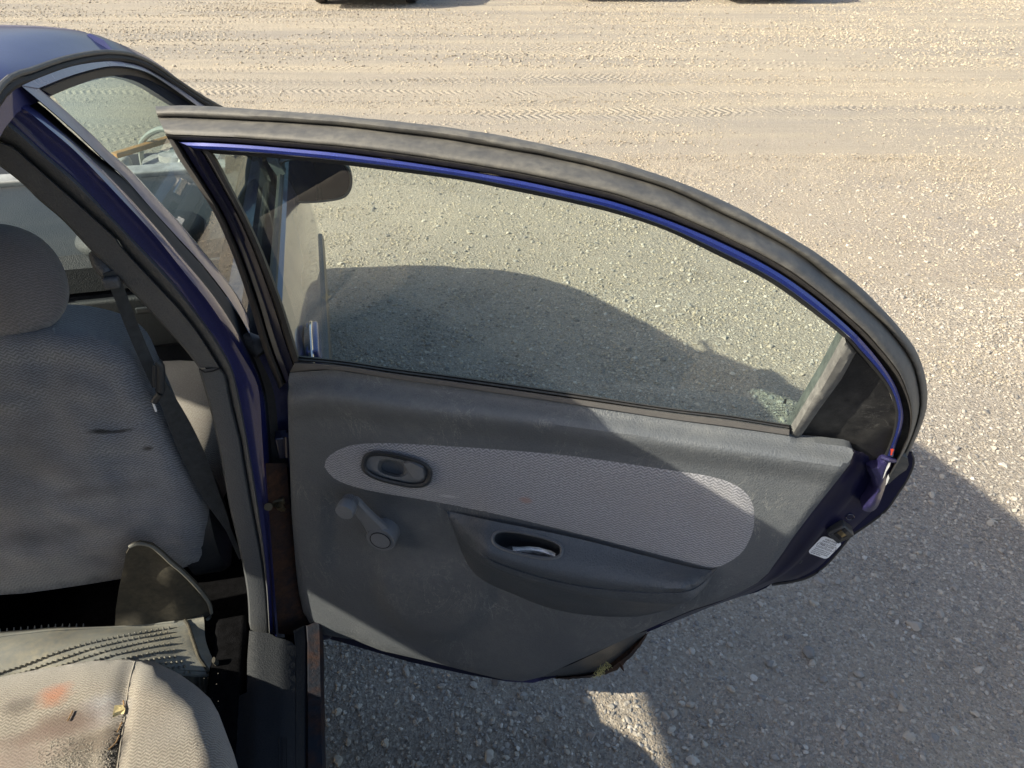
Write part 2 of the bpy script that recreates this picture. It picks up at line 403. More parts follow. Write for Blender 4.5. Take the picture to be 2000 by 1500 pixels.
MT['mirror'] = m_simple('mirror_glass', (.35, .38, .38), .03, metal=1.0, var=.05)
MT['mirror_shell'] = m_rubber('mirror_housing_plastic', (.03, .032, .034), .35, (.25, .25, .22), rough=.5)
MT['paper'] = m_simple('crumpled_paper', (.82, .84, .86), .8, var=.2, scale=50, bump=.5)
MT['leaf'] = m_simple('dry_leaf', (.75, .62, .32), .7, var=.25, scale=60)
MT['twig'] = m_simple('dry_twig', (.28, .17, .08), .8, var=.4, scale=60)
MT['crumb'] = m_simple('grit_crumbs', (.42, .38, .32), .9, var=.5, scale=200)
MT['soot'] = m_simple('dark_crumbs', (.02, .018, .015), .9, var=.5, scale=200)
MT['fluff'] = m_simple('yellow_straw_fluff', (.50, .45, .20), .9, var=.3, scale=60)
MT['strut'] = m_simple('dusty_engine_metal', (.30, .31, .30), .6, var=.35, scale=18)
MT['orange'] = m_simple('orange_wood', (.38, .19, .055), .7, var=.3, scale=30)
MT['hose'] = m_simple('white_hose', (.30, .32, .30), .5, var=.15)
MT['red'] = m_simple('red_mark', (.7, .07, .03), .6, var=.1)
MT['scrape'] = m_simple('bare_primer', (.55, .55, .55), .6, var=.3, scale=80)
MT['mat_nub'] = m_rubber('mat_nub_rubber', (.13, .14, .14), .6, (.38, .33, .22), rough=.6)

# ------------------------------------------------------------------ ground
def gh(r, f):
    """height of the yard at (r along the lane, f across it)"""
    far = sm(3.5, 6.0, f) * (1 - sm(15, 17, f))
    h = .006 * noise.noise(V(r * .9, f * .9, 0)) + .004 * noise.noise(V(r * 4, f * 4, 3))
    h += far * (.020 * noise.noise(V(r * .12, f * 2.4, 7)) + .010 * noise.noise(V(r * .3, f * 7, 9)))
    return h
def lines(lo, hi, step, far):
    a = [];  x = lo
    while x < hi + 1e-6: a.append(x); x += step
    g = step; l = lo; h = hi; L_, H_ = [], []
    while l > -far: g *= 1.45; l -= g; L_.append(l)
    g = step
    while h < far: g *= 1.45; h += g; H_.append(h)
    return L_[::-1] + a + H_
rs = lines(-9.5, 10.5, .075, 500); fs = lines(-.6, 15.5, .06, 500)
gv = [RH * r + FH * f + ZZ * (gh(r, f) if -10 < r < 11 and -1 < f < 16 else 0) for f in fs for r in rs]
gf = [(j * len(rs) + i, j * len(rs) + i + 1, (j + 1) * len(rs) + i + 1, (j + 1) * len(rs) + i) for j in range(len(fs) - 1) for i in range(len(rs) - 1)]
def ground_mat():
    s = N('gravel_yard'); s_uv = s.tc('UV'); sx = s.n('SeparateXYZ', {'Vector': s_uv}); r, f = sx.outputs[0], sx.outputs[1]
    st = s.map(s_uv, scale=(.16, 1.9, 1)); st2 = s.map(s_uv, scale=(.5, 9, 1))
    band = s.noise(1.0, 5, .6, vec=st); band2 = s.noise(1.0, 4, .6, vec=st2)
    blot = s.noise(.9, 6, .62, vec=s_uv); fine = s.noise(38, 6, .75, vec=s_uv); grit = s.noise(170, 4, .8, vec=s_uv)
    vor = s.n('TexVoronoi', {'Vector': s_uv, 'Scale': 75.0}); vor2 = s.n('TexVoronoi', {'Vector': s_uv, 'Scale': 190.0})
    farm = s.ramp(s.math('DIVIDE', f, 10.0), (.36, 0.0), (.62, 1.0))
    near = s.mix(s.ramp(blot, (.35, 0.0), (.68, 1.0)), (.345, .30, .25), (.425, .36, .275))
    lane = s.mix(s.ramp(band, (.38, 0.0), (.62, 1.0)), (.34, .305, .255), (.455, .39, .295))
    lane = s.mix(s.math('MULTIPLY', s.ramp(band2, (.5, 0.0), (.75, 1.0)), .35), lane, (.30, .26, .22))
    c = s.mix(farm, near, lane)
    vc = s.n('SeparateColor', {'Color': vor2.outputs['Color']}).outputs[0]
    c = s.mix(s.math('MULTIPLY', s.ramp(vc, (.55, 0.0), (1.0, 1.0)), s.math('SUBTRACT', .75, s.math('MULTIPLY', farm, .45))), c, (.56, .50, .42))
    vc2 = s.n('SeparateColor', {'Color': vor2.outputs['Color']}).outputs[1]
    c = s.mix(s.math('MULTIPLY', s.ramp(vc2, (.6, 0.0), (1.0, 1.0)), s.math('SUBTRACT', .6, s.math('MULTIPLY', farm, .35))), c, (.19, .175, .16))
    c = s.mix(s.ramp(fine, (.3, .45), (.45, 0.0)), c, (.15, .13, .115))
    # tyre lug prints: short bars across the lane inside some bands
    lug = s.math('MULTIPLY_ADD', s.math('SINE', s.math('ADD', s.math('MULTIPLY', r, 95.0), s.math('MULTIPLY', s.math('PINGPONG', f, .11), 60.0))), .5, .5)
    bm_ = s.math('MULTIPLY', s.ramp(s.noise(1.0, 2, .5, vec=s.map(s_uv, scale=(.22, 2.6, 1), loc=(3.3, .7, 0))), (.52, 0.0), (.59, 1.0)), farm)
    bm_ = s.math('MULTIPLY', bm_, s.ramp(s.noise(2.5, 3, .6, vec=s_uv), (.35, .2), (.6, 1.0)))
    h = s.math('ADD', s.math('MULTIPLY', s.ramp(vor.outputs['Distance'], (0, 1.0), (.6, 0.0)), .5), s.math('MULTIPLY', s.ramp(vor2.outputs['Distance'], (0, 1.0), (.6, 0.0)), .35))
    h = s.math('ADD', h, s.math('MULTIPLY', grit, .6)); h = s.math('ADD', h, s.math('MULTIPLY', fine, .9))
    h = s.math('ADD', h, s.math('MULTIPLY', s.math('MULTIPLY', lug, bm_), 1.6))
    return s.set(Base_Color=c, Roughness=.95, Specular_IOR_Level=.15, Normal=s.bump(h, 1.0, .008))
MT['ground'] = ground_mat()
uvg = lambda p: (p.dot(RH), p.dot(FH))
mk('ground', gv, gf, MT['ground'], uvf=uvg, label=None, kind='structure')

def stone_mat(name, stops):
    s = N(name); rnd = s.n('ObjectInfo').outputs['Random']
    c = s.ramp(rnd, *stops); nz = s.noise(3.0, 4, .7, vec=s.tc('Generated'))
    c = s.mix(s.ramp(nz, (.3, .0), (.8, .35)), c, (.36, .30, .22))
    return s.set(Base_Color=c, Roughness=.9, Specular_IOR_Level=.25)
STN = ((0.0, (.17, .165, .16)), (.2, (.26, .25, .235)), (.4, (.35, .325, .29)), (.6, (.40, .355, .295)), (.78, (.44, .405, .345)), (.95, (.49, .45, .39)), (1.0, (.60, .56, .50)))
MT['stone'] = stone_mat('gravel_stone', STN)
MT['stone_tan'] = stone_mat('dusty_gravel_stone', ((0.0, (.20, .18, .155)), (.25, (.32, .28, .225)), (.5, (.41, .35, .265)), (.75, (.46, .39, .29)), (.96, (.50, .44, .34)), (1.0, (.60, .54, .45))))

def scatter(name, r0, r1, f0, f1, dens, smin, smax, power, mat, seed, nscale, lo, hi, stepg=.2, label=None):
    nr = int((r1 - r0) / stepg) + 1; nf = int((f1 - f0) / stepg) + 1
    v = [RH * (r0 + (r1 - r0) * i / (nr - 1)) + FH * (f0 + (f1 - f0) * j / (nf - 1)) for j in range(nf) for i in range(nr)]
    v = [p + ZZ * gh(p.dot(RH), p.dot(FH)) for p in v]
    f = [(j * nr + i, j * nr + i + 1, (j + 1) * nr + i + 1, (j + 1) * nr + i) for j in range(nf - 1) for i in range(nr - 1)]
    o = mk(name, v, f, mat, kind='stuff', label=label, cat='gravel')
    t = bpy.data.node_groups.new('scatter_' + name, 'GeometryNodeTree')
    t.interface.new_socket('Geometry', in_out='INPUT', socket_type='NodeSocketGeometry')
    t.interface.new_socket('Geometry', in_out='OUTPUT', socket_type='NodeSocketGeometry')
    L = t.links.new
    def nd(typ, **k):
        x = t.nodes.new(typ)
        for a, b in k.items(): setattr(x, a, b)
        return x
    gi = nd('NodeGroupInput'); go = nd('NodeGroupOutput')
    ps = nd('GeometryNodeInputPosition'); nz = nd('ShaderNodeTexNoise'); nz.inputs['Scale'].default_value = nscale; nz.inputs['Detail'].default_value = 4
    L(ps.outputs[0], nz.inputs['Vector'])
    mr = nd('ShaderNodeMapRange'); mr.inputs['From Min'].default_value = .35; mr.inputs['From Max'].default_value = .65
    mr.inputs['To Min'].default_value = lo; mr.inputs['To Max'].default_value = hi; L(nz.outputs[0], mr.inputs['Value'])
    # density varies slowly, evaluated on the base sheet
    dp = nd('GeometryNodeDistributePointsOnFaces', distribute_method='RANDOM'); dp.inputs['Seed'].default_value = seed
    mu = nd('ShaderNodeMath', operation='MULTIPLY'); mu.inputs[1].default_value = dens; L(mr.outputs[0], mu.inputs[0])
    L(gi.outputs[0], dp.inputs['Mesh']); L(mu.outputs[0], dp.inputs['Density'])
    ico = nd('GeometryNodeMeshIcoSphere'); ico.inputs['Radius'].default_value = 1; ico.inputs['Subdivisions'].default_value = 2
    variants = nd('GeometryNodeGeometryToInstance')
    for k in range(4):
        p2 = nd('GeometryNodeInputPosition'); n2 = nd('ShaderNodeTexNoise'); n2.noise_dimensions = '4D'; n2.inputs['W'].default_value = k * 3.7 + seed
        n2.inputs['Scale'].default_value = .75; n2.inputs['Detail'].default_value = 2; L(p2.outputs[0], n2.inputs['Vector'])
        sb = nd('ShaderNodeVectorMath', operation='SUBTRACT'); sb.inputs[1].default_value = (.5, .5, .5); L(n2.outputs['Color'], sb.inputs[0])
        sc = nd('ShaderNodeVectorMath', operation='SCALE'); sc.inputs['Scale'].default_value = 1.9; L(sb.outputs[0], sc.inputs[0])
        sp = nd('GeometryNodeSetPosition'); L(ico.outputs['Mesh'], sp.inputs['Geometry']); L(sc.outputs[0], sp.inputs['Offset'])
        L(sp.outputs[0], variants.inputs[0])
    rot = nd('FunctionNodeRandomValue', data_type='FLOAT_VECTOR'); rot.inputs['Max'].default_value = (.7, .7, 6.28); rot.inputs['Min'].default_value = (-.7, -.7, 0)
    rv = nd('FunctionNodeRandomValue', data_type='FLOAT'); rv.inputs['Seed'].default_value = seed + 5
    rv_f = [x for x in rv.outputs if x.type == 'VALUE' and x.enabled][0]
    pw = nd('ShaderNodeMath', operation='POWER'); pw.inputs[1].default_value = power; L(rv_f, pw.inputs[0])
    ma = nd('ShaderNodeMath', operation='MULTIPLY_ADD'); ma.inputs[1].default_value = smax - smin; ma.inputs[2].default_value = smin; L(pw.outputs[0], ma.inputs[0])
    sq = nd('FunctionNodeRandomValue', data_type='FLOAT_VECTOR'); sq.inputs['Min'].default_value = (.75, .6, .35); sq.inputs['Max'].default_value = (1.15, .95, .7); sq.inputs['Seed'].default_value = seed + 9
    sqv = [x for x in sq.outputs if x.type == 'VECTOR'][0]; rov = [x for x in rot.outputs if x.type == 'VECTOR'][0]
    sv = nd('ShaderNodeVectorMath', operation='SCALE'); L(sqv, sv.inputs[0]); L(ma.outputs[0], sv.inputs['Scale'])
    ip = nd('GeometryNodeInstanceOnPoints'); ip.inputs['Pick Instance'].default_value = True
    L(dp.outputs['Points'], ip.inputs['Points']); L(variants.outputs[0], ip.inputs['Instance']); L(rov, ip.inputs['Rotation']); L(sv.outputs[0], ip.inputs['Scale'])
    sm_ = nd('GeometryNodeSetMaterial'); sm_.inputs['Material'].default_value = mat; L(ip.outputs[0], sm_.inputs['Geometry']); L(sm_.outputs[0], go.inputs[0])
    md = o.modifiers.new('scatter', 'NODES'); md.node_group = t
    return o
scatter('gravel', -.9, 3.4, .35, 3.1, 13500, .0016, .0075, 3.6, MT['stone'], 1, 1.4, 
        .45, 1.3, label='fine grey gravel scattered on the ground beside the car')
scatter('gravel', -.9, 4.6, .35, 4.6, 260, .006, .015, 3.0, MT['stone'], 2, 1.1, .3, 1.6, label='coarser grey stones mixed into the gravel beside the car')
scatter('gravel', -2.5, 5.2, 2.3, 5.2, 5600, .0022, .0085, 4.0, MT['stone_tan'], 3, .9, .3, 1.3, label='tan and grey gravel beyond the open door')
scatter('gravel', -4.0, 8.0, 5.2, 8.2, 1300, .003, .012, 4.0, MT['stone_tan'], 4, .7, .1, 1.7, label='sparse gravel along the near side of the lane')
scatter('gravel', -9.0, 11.5, 8.2, 15.5, 330, .006, .020, 2.6, MT['stone_tan'], 5, .5, .0, 2.0, label='sparse gravel on the dusty lane in the distance')
scatter('gravel', 2.6, 5.2, .3, 3.0, 5500, .002, .008, 4.0, MT['stone_tan'], 6, 1.2, .4, 1.3, label='tan gravel at the right edge of the yard')

def stone_mesh(i):
    bm = bmesh.new(); bmesh.ops.create_icosphere(bm, subdivisions=3, radius=1)
    for v in bm.verts:
        n_ = noise.noise_vector(v.co * .9 + V(i * 7.1, i * 3.3, 0)); v.co += n_ * .42 + noise.noise_vector(v.co * 3 + V(i, 0, 5)) * .07
        v.co = V(v.co.x * 1.15, v.co.y * .85, v.co.z * .6)
    for f in bm.faces: f.smooth = True
    me = bpy.data.meshes.new('pebble'); bm.to_mesh(me); bm.free(); me.materials.append(MT['stone']); return me
peb = [stone_mesh(i) for i in range(5)]
PEB = [(1578, 1278, 26), (1786, 1225, 24), (1635, 1138, 12), (1740, 1199, 12), (1586, 1297, 14), (1677, 1320, 17), (1487, 1365, 14), (1427, 1348, 15), (1390, 1297, 12), (1502, 1299, 16),
       (1607, 1330, 14), (1761, 1386, 17), (1588, 1180, 14), (1485, 1183, 12), (1744, 1358, 14), (1425, 1262, 12), (1536, 1246, 12), (1300, 1400, 15), (1348, 1378, 16), (1310, 1428, 14), (1383, 1440, 12),
       (1195, 1380, 12), (862, 1340, 14), (955, 1475, 22), (895, 1428, 12), (935, 1450, 12), (1190, 1355, 10), (985, 1392, 10), (1108, 1468, 12), (1512, 1480, 14), (1850, 1300, 12), (1905, 1395, 15),
       (1960, 1268, 12), (1865, 1150, 13), (1688, 1090, 10), (1890, 820, 10), (1868, 898, 10), (1930, 690, 9), (1818, 556, 9), (1700, 505, 8), (1505, 678, 11), (1415, 662, 10), (1480, 700, 9), (1000, 640, 9),
       (1240, 700, 9), (718, 690, 10), (1120, 620, 8), (760, 1330, 9), (700, 1380, 12), (680, 1450, 12), (1060, 1400, 11), (1955, 1075, 12), (1795, 1080, 11), (1780, 1440, 15), (1650, 1450, 12)]
for i, (x, y, d) in enumerate(PEB):
    p = zp(x, y, 0); q = (p - C0).dot(FW); s_ = d * q / FPX * .5
    o = bpy.data.objects.new('pebble', peb[i % 5]); COL.objects.link(o)
    o.location = V(p.x, p.y, gh(p.dot(RH), p.dot(FH)) + s_ * .25); o.scale = (s_, s_, s_); o.rotation_euler = (random.uniform(-.2, .2), random.uniform(-.2, .2), random.uniform(0, 6.3))
    o['label'] = 'loose larger pebble lying on the gravel of the yard'; o['category'] = 'pebble'; o['group'] = 'larger pebbles lying loose on the gravel'

# ------------------------------------------------------------------ the car
XC = -.95
CAR = empty('parked_car', (XC, 1.2, 0), 'dark blue saloon car seen over its roof with the rear passenger door swung open', 'car')
def mir(p): return V(2 * XC - p.x, p.y, p.z)

def oval(cx, cy, hl, hw, ang, n=36, pw=.75):
    o = []
    for k in range(n):
        t = 2 * pi * k / n; a, b = cos(t), sin(t)
        a = copysign(abs(a) ** pw, a) * hl; b = copysign(abs(b) ** pw, b) * hw
        o.append((cx + a * cos(ang) - b * sin(ang), cy + a * sin(ang) + b * cos(ang)))
    return o
# ---- rear door (open) ----
def c2(pts, n): return cr([(p[0], p[1], 0) for p in pts], n)
SO = [(303,208),(350,206),(400,207),(475,212),(550,217),(650,225),(775,237),(900,252),(1000,269),(1100,290),(1200,314),(1300,346),(1400,386),(1500,438),(1600,498),(1670,552),(1720,600),(1760,644),(1790,686),(1806,730),(1811,775),(1808,805),(1794,846),(1780,875),(1772,905),(1752,934),(1732,948)]
SV = [(308,228),(350,228),(400,230),(475,234),(550,238),(650,245),(775,258),(900,275),(1000,292),(1100,311),(1200,336),(1300,367),(1400,412),(1500,462),(1566,500),(1620,542),(1670,583),(1720,628),(1752,664),(1776,698),(1790,732),(1797,775),(1793,815),(1780,855),(1766,885),(1750,915),(1730,944)]
SI = [(328,272),(347,274),(400,276),(475,280),(550,286),(650,295),(775,311),(900,330),(1000,347),(1100,368),(1200,391),(1300,425),(1400,466),(1500,516),(1580,568),(1660,634),(1705,680),(1745,728),(1762,760),(1774,792),(1778,822),(1774,850),(1764,872),(1752,898),(1740,920),(1728,940)]
FO = [(347,276),(400,277),(475,281),(550,287),(650,296),(775,312),(900,331),(1000,348),(1100,369),(1200,393),(1300,427),(1400,468),(1500,518),(1580,571),(1655,634),(1698,678),(1732,722),(1752,756),(1763,790),(1766,815),(1761,842),(1751,870),(1746,893)]
FI = [(400,298),(425,301),(475,304),(550,310),(650,320),(775,335),(900,352),(1000,372),(1100,393),(1200,417),(1300,450),(1400,498),(1500,549),(1580,605),(1650,661),(1672,686),(1710,727),(1734,760),(1746,790),(1749,812),(1745,840),(1737,866),(1727,889)]
Nn = 110
so_, sv_, si_ = cr(SO, Nn, ) if 0 else None, None, None
so_, sv_, si_, fo_, fi_ = c2(SO, Nn), c2(SV, Nn), c2(SI, Nn), c2(FO, Nn), c2(FI, Nn)
def mixc(a, b, t, W):
    return [dw(p.x * (1 - t) + q.x * t, p.y * (1 - t) + q.y * t, W) for p, q in zip(a, b)]
door = None
# outer shell of the door: skin with its flange, traced below the belt
SHELL = [(548,742),(1560,862),(1700,905),(1778,882),(1783,895),(1781,912),(1770,937),(1752,964),(1736,988),(1720,1004),(1690,1026),(1662,1044),(1650,1058),(1635,1078),(1612,1103),(1590,1120),(1567,1130),(1537,1136),(1507,1140),(1497,1148),(1477,1157),(1446,1165),(1400,1181),(1350,1199),(1300,1220),(1262,1236),(1200,1266),(1130,1300),(1080,1324),(1040,1334),(990,1331),(900,1315),(800,1293),(700,1264),(640,1247),(604,1228),(584,1196),(570,1120),(560,1000),(552,860)]
vsf = px_sheet(poly_resample(SHELL, 14), lambda x, y: dr(x, y, -.085 + .02 * sm(1500, 1560, x)), 30, back=-DW * .012)
door = mk('rear_door', *vsf, MT['shut'], CAR, uvf=inv_door, label='open rear passenger door in dark blue with grey inner trim')
# metal shut face between the trim edge and the skin edge
trimR = [(1664,878),(1660,906),(1640,932),(1610,970),(1584,1003),(1545,1055),(1530,1078),(1500,1120),(1480,1138),(1446,1157),(1400,1178),(1350,1194),(1290,1220)]
skinR = [(1740,898),(1742,925),(1725,962),(1712,992),(1692,1014),(1652,1050),(1634,1074),(1602,1108),(1560,1130),(1510,1139),(1470,1157),(1400,1181),(1310,1217)]
A_ = c2(trimR, 40); B_ = c2(skinR, 40)
cv = []
for t, W in ((0, -.02), (.06, -.022), (.12, -.030), (.3, -.034), (.42, -.036), (.47, -.042), (.52, -.046), (.8, -.054), (.96, -.062), (1.0, -.075)):
    cv.append([dr(a.x * (1 - t) + b.x * t, a.y * (1 - t) + b.y * t, W) for a, b in zip(A_, B_)])
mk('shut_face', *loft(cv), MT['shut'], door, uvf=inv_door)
# side skin edge visible outside (rounded folded lip)
LIP = [(1778,884),(1783,898),(1780,914),(1769,938),(1751,965),(1735,989),(1719,1005),(1689,1027),(1661,1046),(1650,1059),(1634,1079),(1611,1104),(1589,1121),(1566,1131),(1537,1137),(1507,1141)]
mk('folded_lip', *tube([dr(p.x, p.y, -.075) for p in c2(LIP, 40)], .0028, 8), MT['seal_dark'], door)
# painted bracket where window frame meets the shut face
BR = [(1723,891),(1747,898),(1740,918),(1733,938),(1724,966),(1714,990),(1700,1000),(1683,993),(1696,972),(1705,954),(1700,932),(1693,918),(1694,907),(1712,905)]
brk = poly_resample([tuple(p)[:2] for p in cr([(a, b, 0) for a, b in BR], 46, True)], 6)
def br_w(x, y): return -.030 + .010 * min(dist_poly((x, y), brk) / 9.0, 1.0)
mk('frame_bracket', *px_sheet(brk, lambda x, y: dr(x, y, br_w(x, y)), 5, back=-DW * .03), MT['bracket'], door, uvf=inv_door)
for nm, pts, m_ in (('paint_scrape', [(1741,900),(1737,912),(1731,921),(1727,931),(1724,935),(1728,922),(1732,911),(1737,901)], 'scrape'), ('paint_scrape', [(1735,926),(1737,934),(1733,944),(1730,948),(1731,936)], 'scrape'),
                    ('red_mark', [(1739,877),(1744,876),(1746,879),(1743,884),(1742,889),(1739,889),(1740,883)], 'red')):
    P_ = (lambda x, y: dr(x, y, -.0175)) if nm != 'red_mark' else (lambda x, y: dw(x, y, .0005))
    mk(nm, *px_sheet(poly_resample(pts, 3), P_, 4), MT[m_], door, smooth=False)
# collar between frame tube and bracket
mk('frame_collar', *tube([dr(1722, 892, -.018), dr(1735, 897, -.014), dr(1748, 899, -.018)], .004, 8), MT['bracket'], door)
# rubber boot under the seal
BOOT = [(1773,895),(1775,908),(1770,918),(1755,928),(1735,946),(1733,930),(1739,922),(1748,905),(1757,888)]
mk('seal_boot', *px_sheet(poly_resample(BOOT, 6), lambda x, y: dr(x, y, -.045), 8, back=-DW * .02), MT['seal'], door)

# weather seal
prof = [(so_, so_, 0, -.082), (so_, so_, 0, -.066), (so_, sv_, .08, -.059), (so_, sv_, .2, -.052), (so_, sv_, .38, -.046), (so_, sv_, .6, -.0425), (so_, sv_, .8, -.0425), (so_, sv_, .93, -.045), (sv_, si_, .0, -.052), (sv_, si_, .06, -.044), (sv_, si_, .14, -.036), (sv_, si_, .24, -.028),
        (sv_, si_, .36, -.018), (sv_, si_, .50, -.0095), (sv_, si_, .62, -.005), (sv_, si_, .75, -.0035), (sv_, si_, .80, -.010), (sv_, si_, 1, -.022), (sv_, si_, 1, -.030), (si_, fo_, 1.3, -.034), (si_, fo_, 1.3, -.050), (si_, fo_, 0, -.055)]
cs = [mixc(a, b, t, W) for a, b, t, W in prof]
for c_ in cs:
    for i, p in enumerate(c_):
        c_[i] = p + noise.noise_vector(p * 30) * .0006
mk('door_seal', *capped(cs), MT['seal'], door, angle=75)
mk('seal_lip', *capped([mixc(sv_, si_, t, W) for t, W in ((.78, -.03), (.78, -.006), (.82, -.004), (.94, -.005), (1.0, -.012), (1.0, -.03))]), MT['seal_dark'], door)
mk('underside_shade', *capped([mixc(fo_, fi_, t, W) for t, W in ((.68, -.045), (.68, -.012), (.72, -.007), (1.0, -.019), (1.0, -.045))]), MT['black'], door)  # black strip drawn as the shade on the underside of the blue frame
# window frame
prof = [(0, -.050), (0, -.012), (.10, -.004), (.35, -.001), (.60, -.001), (.69, -.004), (.69, -.03)]
mk('window_frame', *capped([mixc(fo_, fi_, t, W) for t, W in prof]), MT['frame'], door, uvf=inv_door, angle=25)
# leading side of frame (towards the pillar)
LE = [(328,270),(348,308),(380,356),(420,420),(455,500),(487,592),(507,660),(522,705),(535,735),(545,760)]
GE = [(395,292),(417,300),(450,360),(487,432),(517,500),(550,587),(567,640),(577,672),(586,700),(592,715)]
le_, ge_ = c2(LE, 50), c2(GE, 50)
mk('side_seal', *capped([mixc(le_, ge_, t, W) for t, W in ((0, -.05), (0, -.02), (.05, -.006), (.14, -.001), (.22, -.006), (.25, -.03))]), MT['seal_dark'], door)
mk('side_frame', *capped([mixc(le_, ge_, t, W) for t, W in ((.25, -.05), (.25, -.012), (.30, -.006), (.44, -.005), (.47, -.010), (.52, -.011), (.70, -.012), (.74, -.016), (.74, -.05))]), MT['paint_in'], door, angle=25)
mk('run_channel', *capped([mixc(le_, ge_, t, W) for t, W in ((.74, -.05), (.74, -.013), (.80, -.009), (.93, -.011), (1.0, -.02), (1.0, -.05))]), MT['seal_dark'], door)
# pane
GP = [tuple(p)[:2] for p in fi_ if p.x < 1660] + [(1650,664),(1568,806),(1546,844),(1541,838),(1422,820),(1300,805),(1100,776),(900,746),(775,731),(675,716),(590,712)] + [tuple(p)[:2] for p in ge_[::-1] if p.y > 302]
mk('window_pane', *px_sheet(poly_resample(GP, 25), lambda x, y: dw(x, y, -.024), 60), MT['glass'], door, uvf=inv_door)
# belt seals at the bottom of the pane
b0 = [(583,694),(675,704),(775,719),(900,735),(1100,764),(1300,795),(1422,810),(1541,829)]
b1 = [(578,705),(670,713),(775,729),(900,746),(1100,775),(1300,804),(1422,819),(1542,838)]
b2 = [(566,727),(650,722),(775,741),(900,758),(1100,787),(1300,818),(1422,834),(1541,851)]
b0_, b1_, b2_ = c2(b0, 60), c2(b1, 60), c2(b2, 60)
mk('belt_lip', *capped([mixc(b0_, b1_, t, W) for t, W in ((0, -.03), (0, -.022), (.25, -.017), (.45, -.019), (.5, -.015), (.8, -.011), (1, -.015), (1, -.03))]), MT['seal_dark'], door)
mk('belt_strip', *capped([mixc(b1_, b2_, t, W) for t, W in ((.05, -.03), (.05, -.012), (.2, -.007), (.9, -.005), (1, -.009), (1, -.03))]), MT['strip'], door)
# blanking triangle behind the window
QS = [(1650,660),(1672,688),(1644,740),(1600,800),(1558,861),(1541,848),(1547,836),(1568,802),(1610,733)]
mk('pane_guide', *px_sheet(poly_resample(QS, 9), lambda x, y: dw(x, y, -.016 + .008 * min(1, dist_poly((x, y), QS) / 7)), 6, back=-DW * .03), MT['qstrip'], door)
QB = [(1673,688),(1711,728),(1735,761),(1747,792),(1750,812),(1746,840),(1738,866),(1726,890),(1712,906),(1699,906),(1688,903),(1676,888),(1665,876),(1600,866),(1556,862),(1600,800),(1644,740)]
def qw(x, y): return -.026 + .004 * sm(-14, 10, (x - 1690) * .5 + (y - 850) * .86)
mk('blanking_panel', *px_sheet(poly_resample(QB, 12), lambda x, y: dw(x, y, qw(x, y)), 12, back=-DW * .02), MT['qtrim'], door, angle=20)

# trim panel
PO = [(566,728),(650,722),(775,741),(900,758),(1100,787),(1300,818),(1422,835),(1541,852),(1556,862),(1600,866),(1650,872),(1663,876),(1667,884),(1660,906),(1640,932),(1610,970),(1584,1003),(1545,1055),(1530,1078),(1500,1120),(1480,1138),(1446,1157),(1417,1170),(1350,1192),(1300,1213),(1200,1258),(1112,1297),(1060,1322),(1020,1331),(985,1328),(920,1313),(850,1295),(745,1271),(692,1250),(633,1240),(608,1222),(592,1195),(584,1160),(579,1122),(574,1060),(569,996),(566,905),(563,835),(562,780),(563,745)]
topl = [(p.x, p.y) for p in c2([(560,726),(650,722),(775,741),(900,758),(1100,787),(1300,818),(1422,835),(1541,852),(1660,872)], 80)]
leftl = [(722,563),(835,563),(905,566),(996,569),(1060,574),(1122,579),(1160,584),(1240,600),(1400,640)]
PO_ = poly_resample(PO, 12)
def trim_w(x, y):
    d = y - interp(x, topl)
    # belt shelf leans out, rolls over, then a flat face
    roll = 62 - 14 * sm(600, 1200, x)
    w_ = -.008 + .030 * sm(0, roll, d) - .010 * sm(roll, roll + 40, d)
    e = dist_poly((x, y), PO_)
    if d > 25: w_ -= .006 * (1 - min(e / 9.0, 1)) ** 2
    # hollow left of the armrest and round speaker swelling
    rr = hypot((x - 850) / 120.0, (y - 1120) / 135.0)
    w_ += .012 * sm(1.08, .82, rr) * sm(1060, 1180, y)
    w_ -= .010 * sm(620, 660, x) * sm(940, 990, y) * (1 - sm(1060, 1150, y)) * (1 - sm(900, 960, x))
    return w_
HH = oval(775, 917, 58, 20, radians(13), 30, .72)
v_, f_ = px_sheet(PO_, lambda x, y: dr(x, y, trim_w(x, y)), 9, back=-DW * .016, holes=[HH], shear=.1327)
mk('trim_panel', v_, f_, MT['door_plastic'], door, uvf=inv_door)
# cloth insert
IN = [(634,912),(638,896),(650,885),(675,873),(705,867),(775,866),(900,873),(1000,880),(1100,889),(1200,902),(1300,917),(1380,929),(1430,944),(1460,966),(1472,992),(1473,1020),(1468,1045),(1450,1078),(1420,1100),(1399,1108),(1385,1108),(1360,1102),(1270,1079),(1120,1040),(1000,1011),(900,990),(820,975),(740,962),(690,950),(655,936)]
IN_ = [tuple(p)[:2] for p in cr([(a, b, 0) for a, b in IN], 130, True)]
mk('cloth_insert', *px_sheet(IN_, lambda x, y: dr(x, y, trim_w(x, y) + 0.0022 * min(dist_poly((x, y), IN_) / 4, 1)), 12, back=-DW * .004, holes=[HH]), MT['fab_door'], door, uvf=inv_door)
